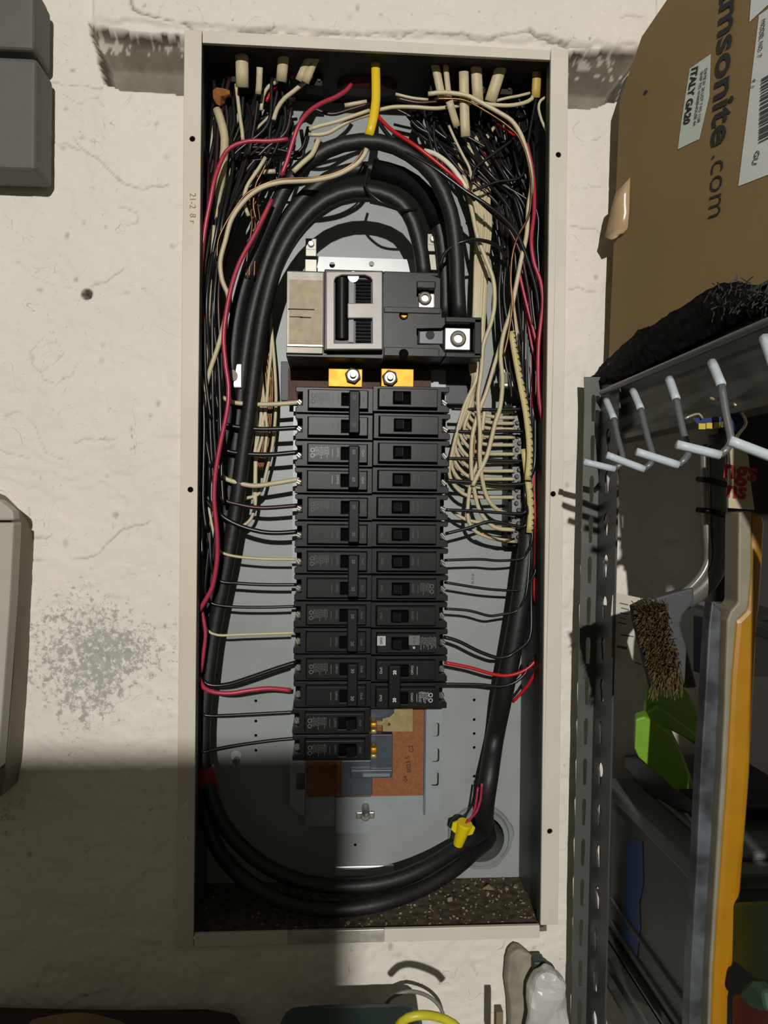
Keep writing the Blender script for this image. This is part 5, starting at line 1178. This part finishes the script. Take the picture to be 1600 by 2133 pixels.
# ------------------------------------------------------------------ left edge: switch box and white cover
sw = thing('grey_switch_box', 'dark grey two-part electrical box at the top left edge of the picture', 'electrical box', loc=(P(20, 370, -.01).x, 0, P(20, 370, -.01).z))
invs = Matrix.Translation((-P(20, 370, -.01).x, 0, -P(20, 370, -.01).z))
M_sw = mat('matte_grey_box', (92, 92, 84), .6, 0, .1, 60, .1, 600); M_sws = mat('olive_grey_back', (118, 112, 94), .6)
for (a, b, c_, d_, Y0_, Y1_, nm, mt) in ((-260, -40, 72, 96, -.045, -.006, 'upper_cover', M_sw), (-260, 112, 76, 348, -.045, -.006, 'lower_cover', M_sw), (-260, -40, 70, 345, -.030, .0, 'body', M_sw), (-260, 55, 88, 345, -.008, .002, 'back_plate', M_sws)):
    mb = MB(); mb.bpx(a, b, c_, d_, Y0_, Y1_); o = mb.build(nm, mt, sw, bevel=.004 if 'cover' in nm else .0015, seg=3); o.matrix_parent_inverse = invs
wc = thing('white_cover', 'off-white rounded plastic cover at the left edge below mid height', 'cover', loc=(P(10, 1600, -.02).x, -.02, P(10, 1600, -.02).z))
invw = Matrix.Translation((-P(10, 1600, -.02).x, .02, -P(10, 1600, -.02).z))
v0 = gq([(-250, 1010), (-40, 1015), (0, 1032), (30, 1062), (50, 1088), (58, 1112), (60, 1150), (48, 1400), (36, 1590), (26, 1640), (-250, 1660)], -.012)
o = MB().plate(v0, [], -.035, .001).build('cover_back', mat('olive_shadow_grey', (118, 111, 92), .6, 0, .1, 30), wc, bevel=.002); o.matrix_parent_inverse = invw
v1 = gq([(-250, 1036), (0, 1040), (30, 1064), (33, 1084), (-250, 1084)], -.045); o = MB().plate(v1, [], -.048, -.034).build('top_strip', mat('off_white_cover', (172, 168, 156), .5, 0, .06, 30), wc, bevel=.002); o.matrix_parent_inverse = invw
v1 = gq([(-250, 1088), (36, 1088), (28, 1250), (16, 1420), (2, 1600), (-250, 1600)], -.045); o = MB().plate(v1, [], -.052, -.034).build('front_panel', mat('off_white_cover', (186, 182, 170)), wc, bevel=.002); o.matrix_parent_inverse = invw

# ------------------------------------------------------------------ bottom edge
zb = P(735, 2092, -.07).z
gb = thing('green_bin', 'dark green wheeled bin with its lid just showing under the panel', 'bin', loc=(P(735, 2100, -.12).x, -.2, FLOOR))
invb = Matrix.Translation((-gb.location.x, .2, -FLOOR))
M_gb = mat('dark_teal_plastic', (44, 66, 60), .5, 0, .1, 30)
xa_, xb_ = P(572, 2110, -.14).x, P(902, 2110, -.14).x
o = MB().box(xa_, xb_, -.36, -.06, zb - .03, zb).build('lid', M_gb, gb, bevel=.018, seg=4); o.matrix_parent_inverse = invb
o = MB().box(xa_ + .012, xb_ - .012, -.34, -.07, FLOOR, zb - .028).build('tub', M_gb, gb, bevel=.01); o.matrix_parent_inverse = invb
o = MB().box(xa_ + .02, xb_ - .02, -.055, -.02, zb - .05, zb - .03).build('handle_bar', M_gb, gb, bevel=.004); o.matrix_parent_inverse = invb
def lump(pts_, Y, dY, name, mt, label, cat, foot=True):
    v = gq(pts_, Y + dY)
    o = MB().plate(v, [], Y, Y + dY).build(name, mt, bevel=.006, seg=3); return tag(o, label, cat)
lump([(60, 2180), (66, 2122), (110, 2112), (160, 2106), (200, 2110), (250, 2124), (280, 2140), (285, 2180)], -.13, .05, 'tan_sack', mat('tan_sack_cloth', (116, 100, 66), .8, 0, .2, 40, .4, 90), 'tan sack top at the bottom left corner', 'sack')
lump([(-60, 2180), (-60, 2090), (60, 2094), (260, 2098), (430, 2096), (492, 2106), (510, 2140), (512, 2180)], -.05, .045, 'brown_board', mat('dark_brown_board', (62, 44, 28), .7, 0, .2, 20), 'dark brown board edge along the bottom left', 'board')
tag(MB().tube([P(800, 2100, -.03), P(815, 2078, -.035), P(850, 2065, -.035), P(890, 2074, -.03), P(918, 2100, -.03), P(932, 2150, -.03)], .0017, n=8).build('grey_cable_loop', mat('grey_cable', (128, 124, 116), .5), smooth=True), 'thin grey cable loop standing up behind the green bin', 'cable')
tag(MB().tube([P(828, 2136, -.16), P(850, 2120, -.165), P(880, 2114, -.165), P(912, 2118, -.16), P(944, 2132, -.16), P(960, 2150, -.16)], .0032, n=10).build('yellow_rope', mat('yellow_cord', (196, 190, 48), .4), smooth=True), 'yellow rope looped over the green bin at the bottom edge', 'rope')
tag(MB().bpx(1034, 2108, 1048, 2190, -.08, -.07).build('wooden_stick', mat('tan_stick', (120, 108, 82), .7)), 'short tan stick end at the bottom edge left of the grey board', 'stick')
rs = random.Random(31)
def crumple(pts_, Y, amp, name, mt, label, cat, n=16):
    pl = gq(pts_, Y); xs_ = [p[0] for p in pl]; zs_ = [p[1] for p in pl]
    o = MB().plate(pl, [], Y, Y + .015).build(name, mt, bevel=.004, seg=2)
    bm = bmesh.new(); bm.from_mesh(o.data); bmesh.ops.triangulate(bm, faces=bm.faces[:]); bmesh.ops.subdivide_edges(bm, edges=bm.edges[:], cuts=3, use_grid_fill=True)
    from mathutils import noise
    for vv in bm.verts:
        k = noise.noise_vector(vv.co * 38) * amp + noise.noise_vector(vv.co * 110) * amp * .4; vv.co += k
    bm.to_mesh(o.data); bm.free()
    return tag(o, label, cat)
crumple([(1062, 2190), (1060, 2010), (1064, 1985), (1078, 1976), (1100, 1988), (1118, 2010), (1130, 2030), (1134, 2190)], -.022, .003, 'insulation_board', mat('dirty_foam', (150, 146, 128), .85, 0, .35, 60, .6, 120), 'dirty grey foam board edge standing at the bottom right of the panel', 'board')
crumple([(1104, 2190), (1102, 2070), (1112, 2044), (1140, 2026), (1160, 2030), (1176, 2040), (1184, 2080), (1196, 2190)], -.05, .005, 'crumpled_plastic', mat('white_crumpled_plastic', (196, 196, 190), .35, 0, .1, 60, .3, 120), 'crumpled white plastic sheet leaning by the foam board at the bottom', 'plastic sheet')
tag(MB().bpx(1112, 2004, 1138, 2030, -.03, -.015).build('green_clip', mat('dark_green_clip', (44, 58, 50), .5), bevel=.002), 'small dark green square clip behind the crumpled plastic', 'clip')
# the ceiling lamp that lights the place, behind the viewer
lt = thing('ceiling_lamp', 'small round utility lamp behind the viewer', 'lamp', loc=tuple(LAMP + Vector((0, -.06, .06))))
o = MB().cyl((0, -.02, 0), (0, .02, -.02), .07, 20, r2=.09).build('lamp_shade', mat('lamp_shade_metal', (120, 120, 116), .4, .4), lt)
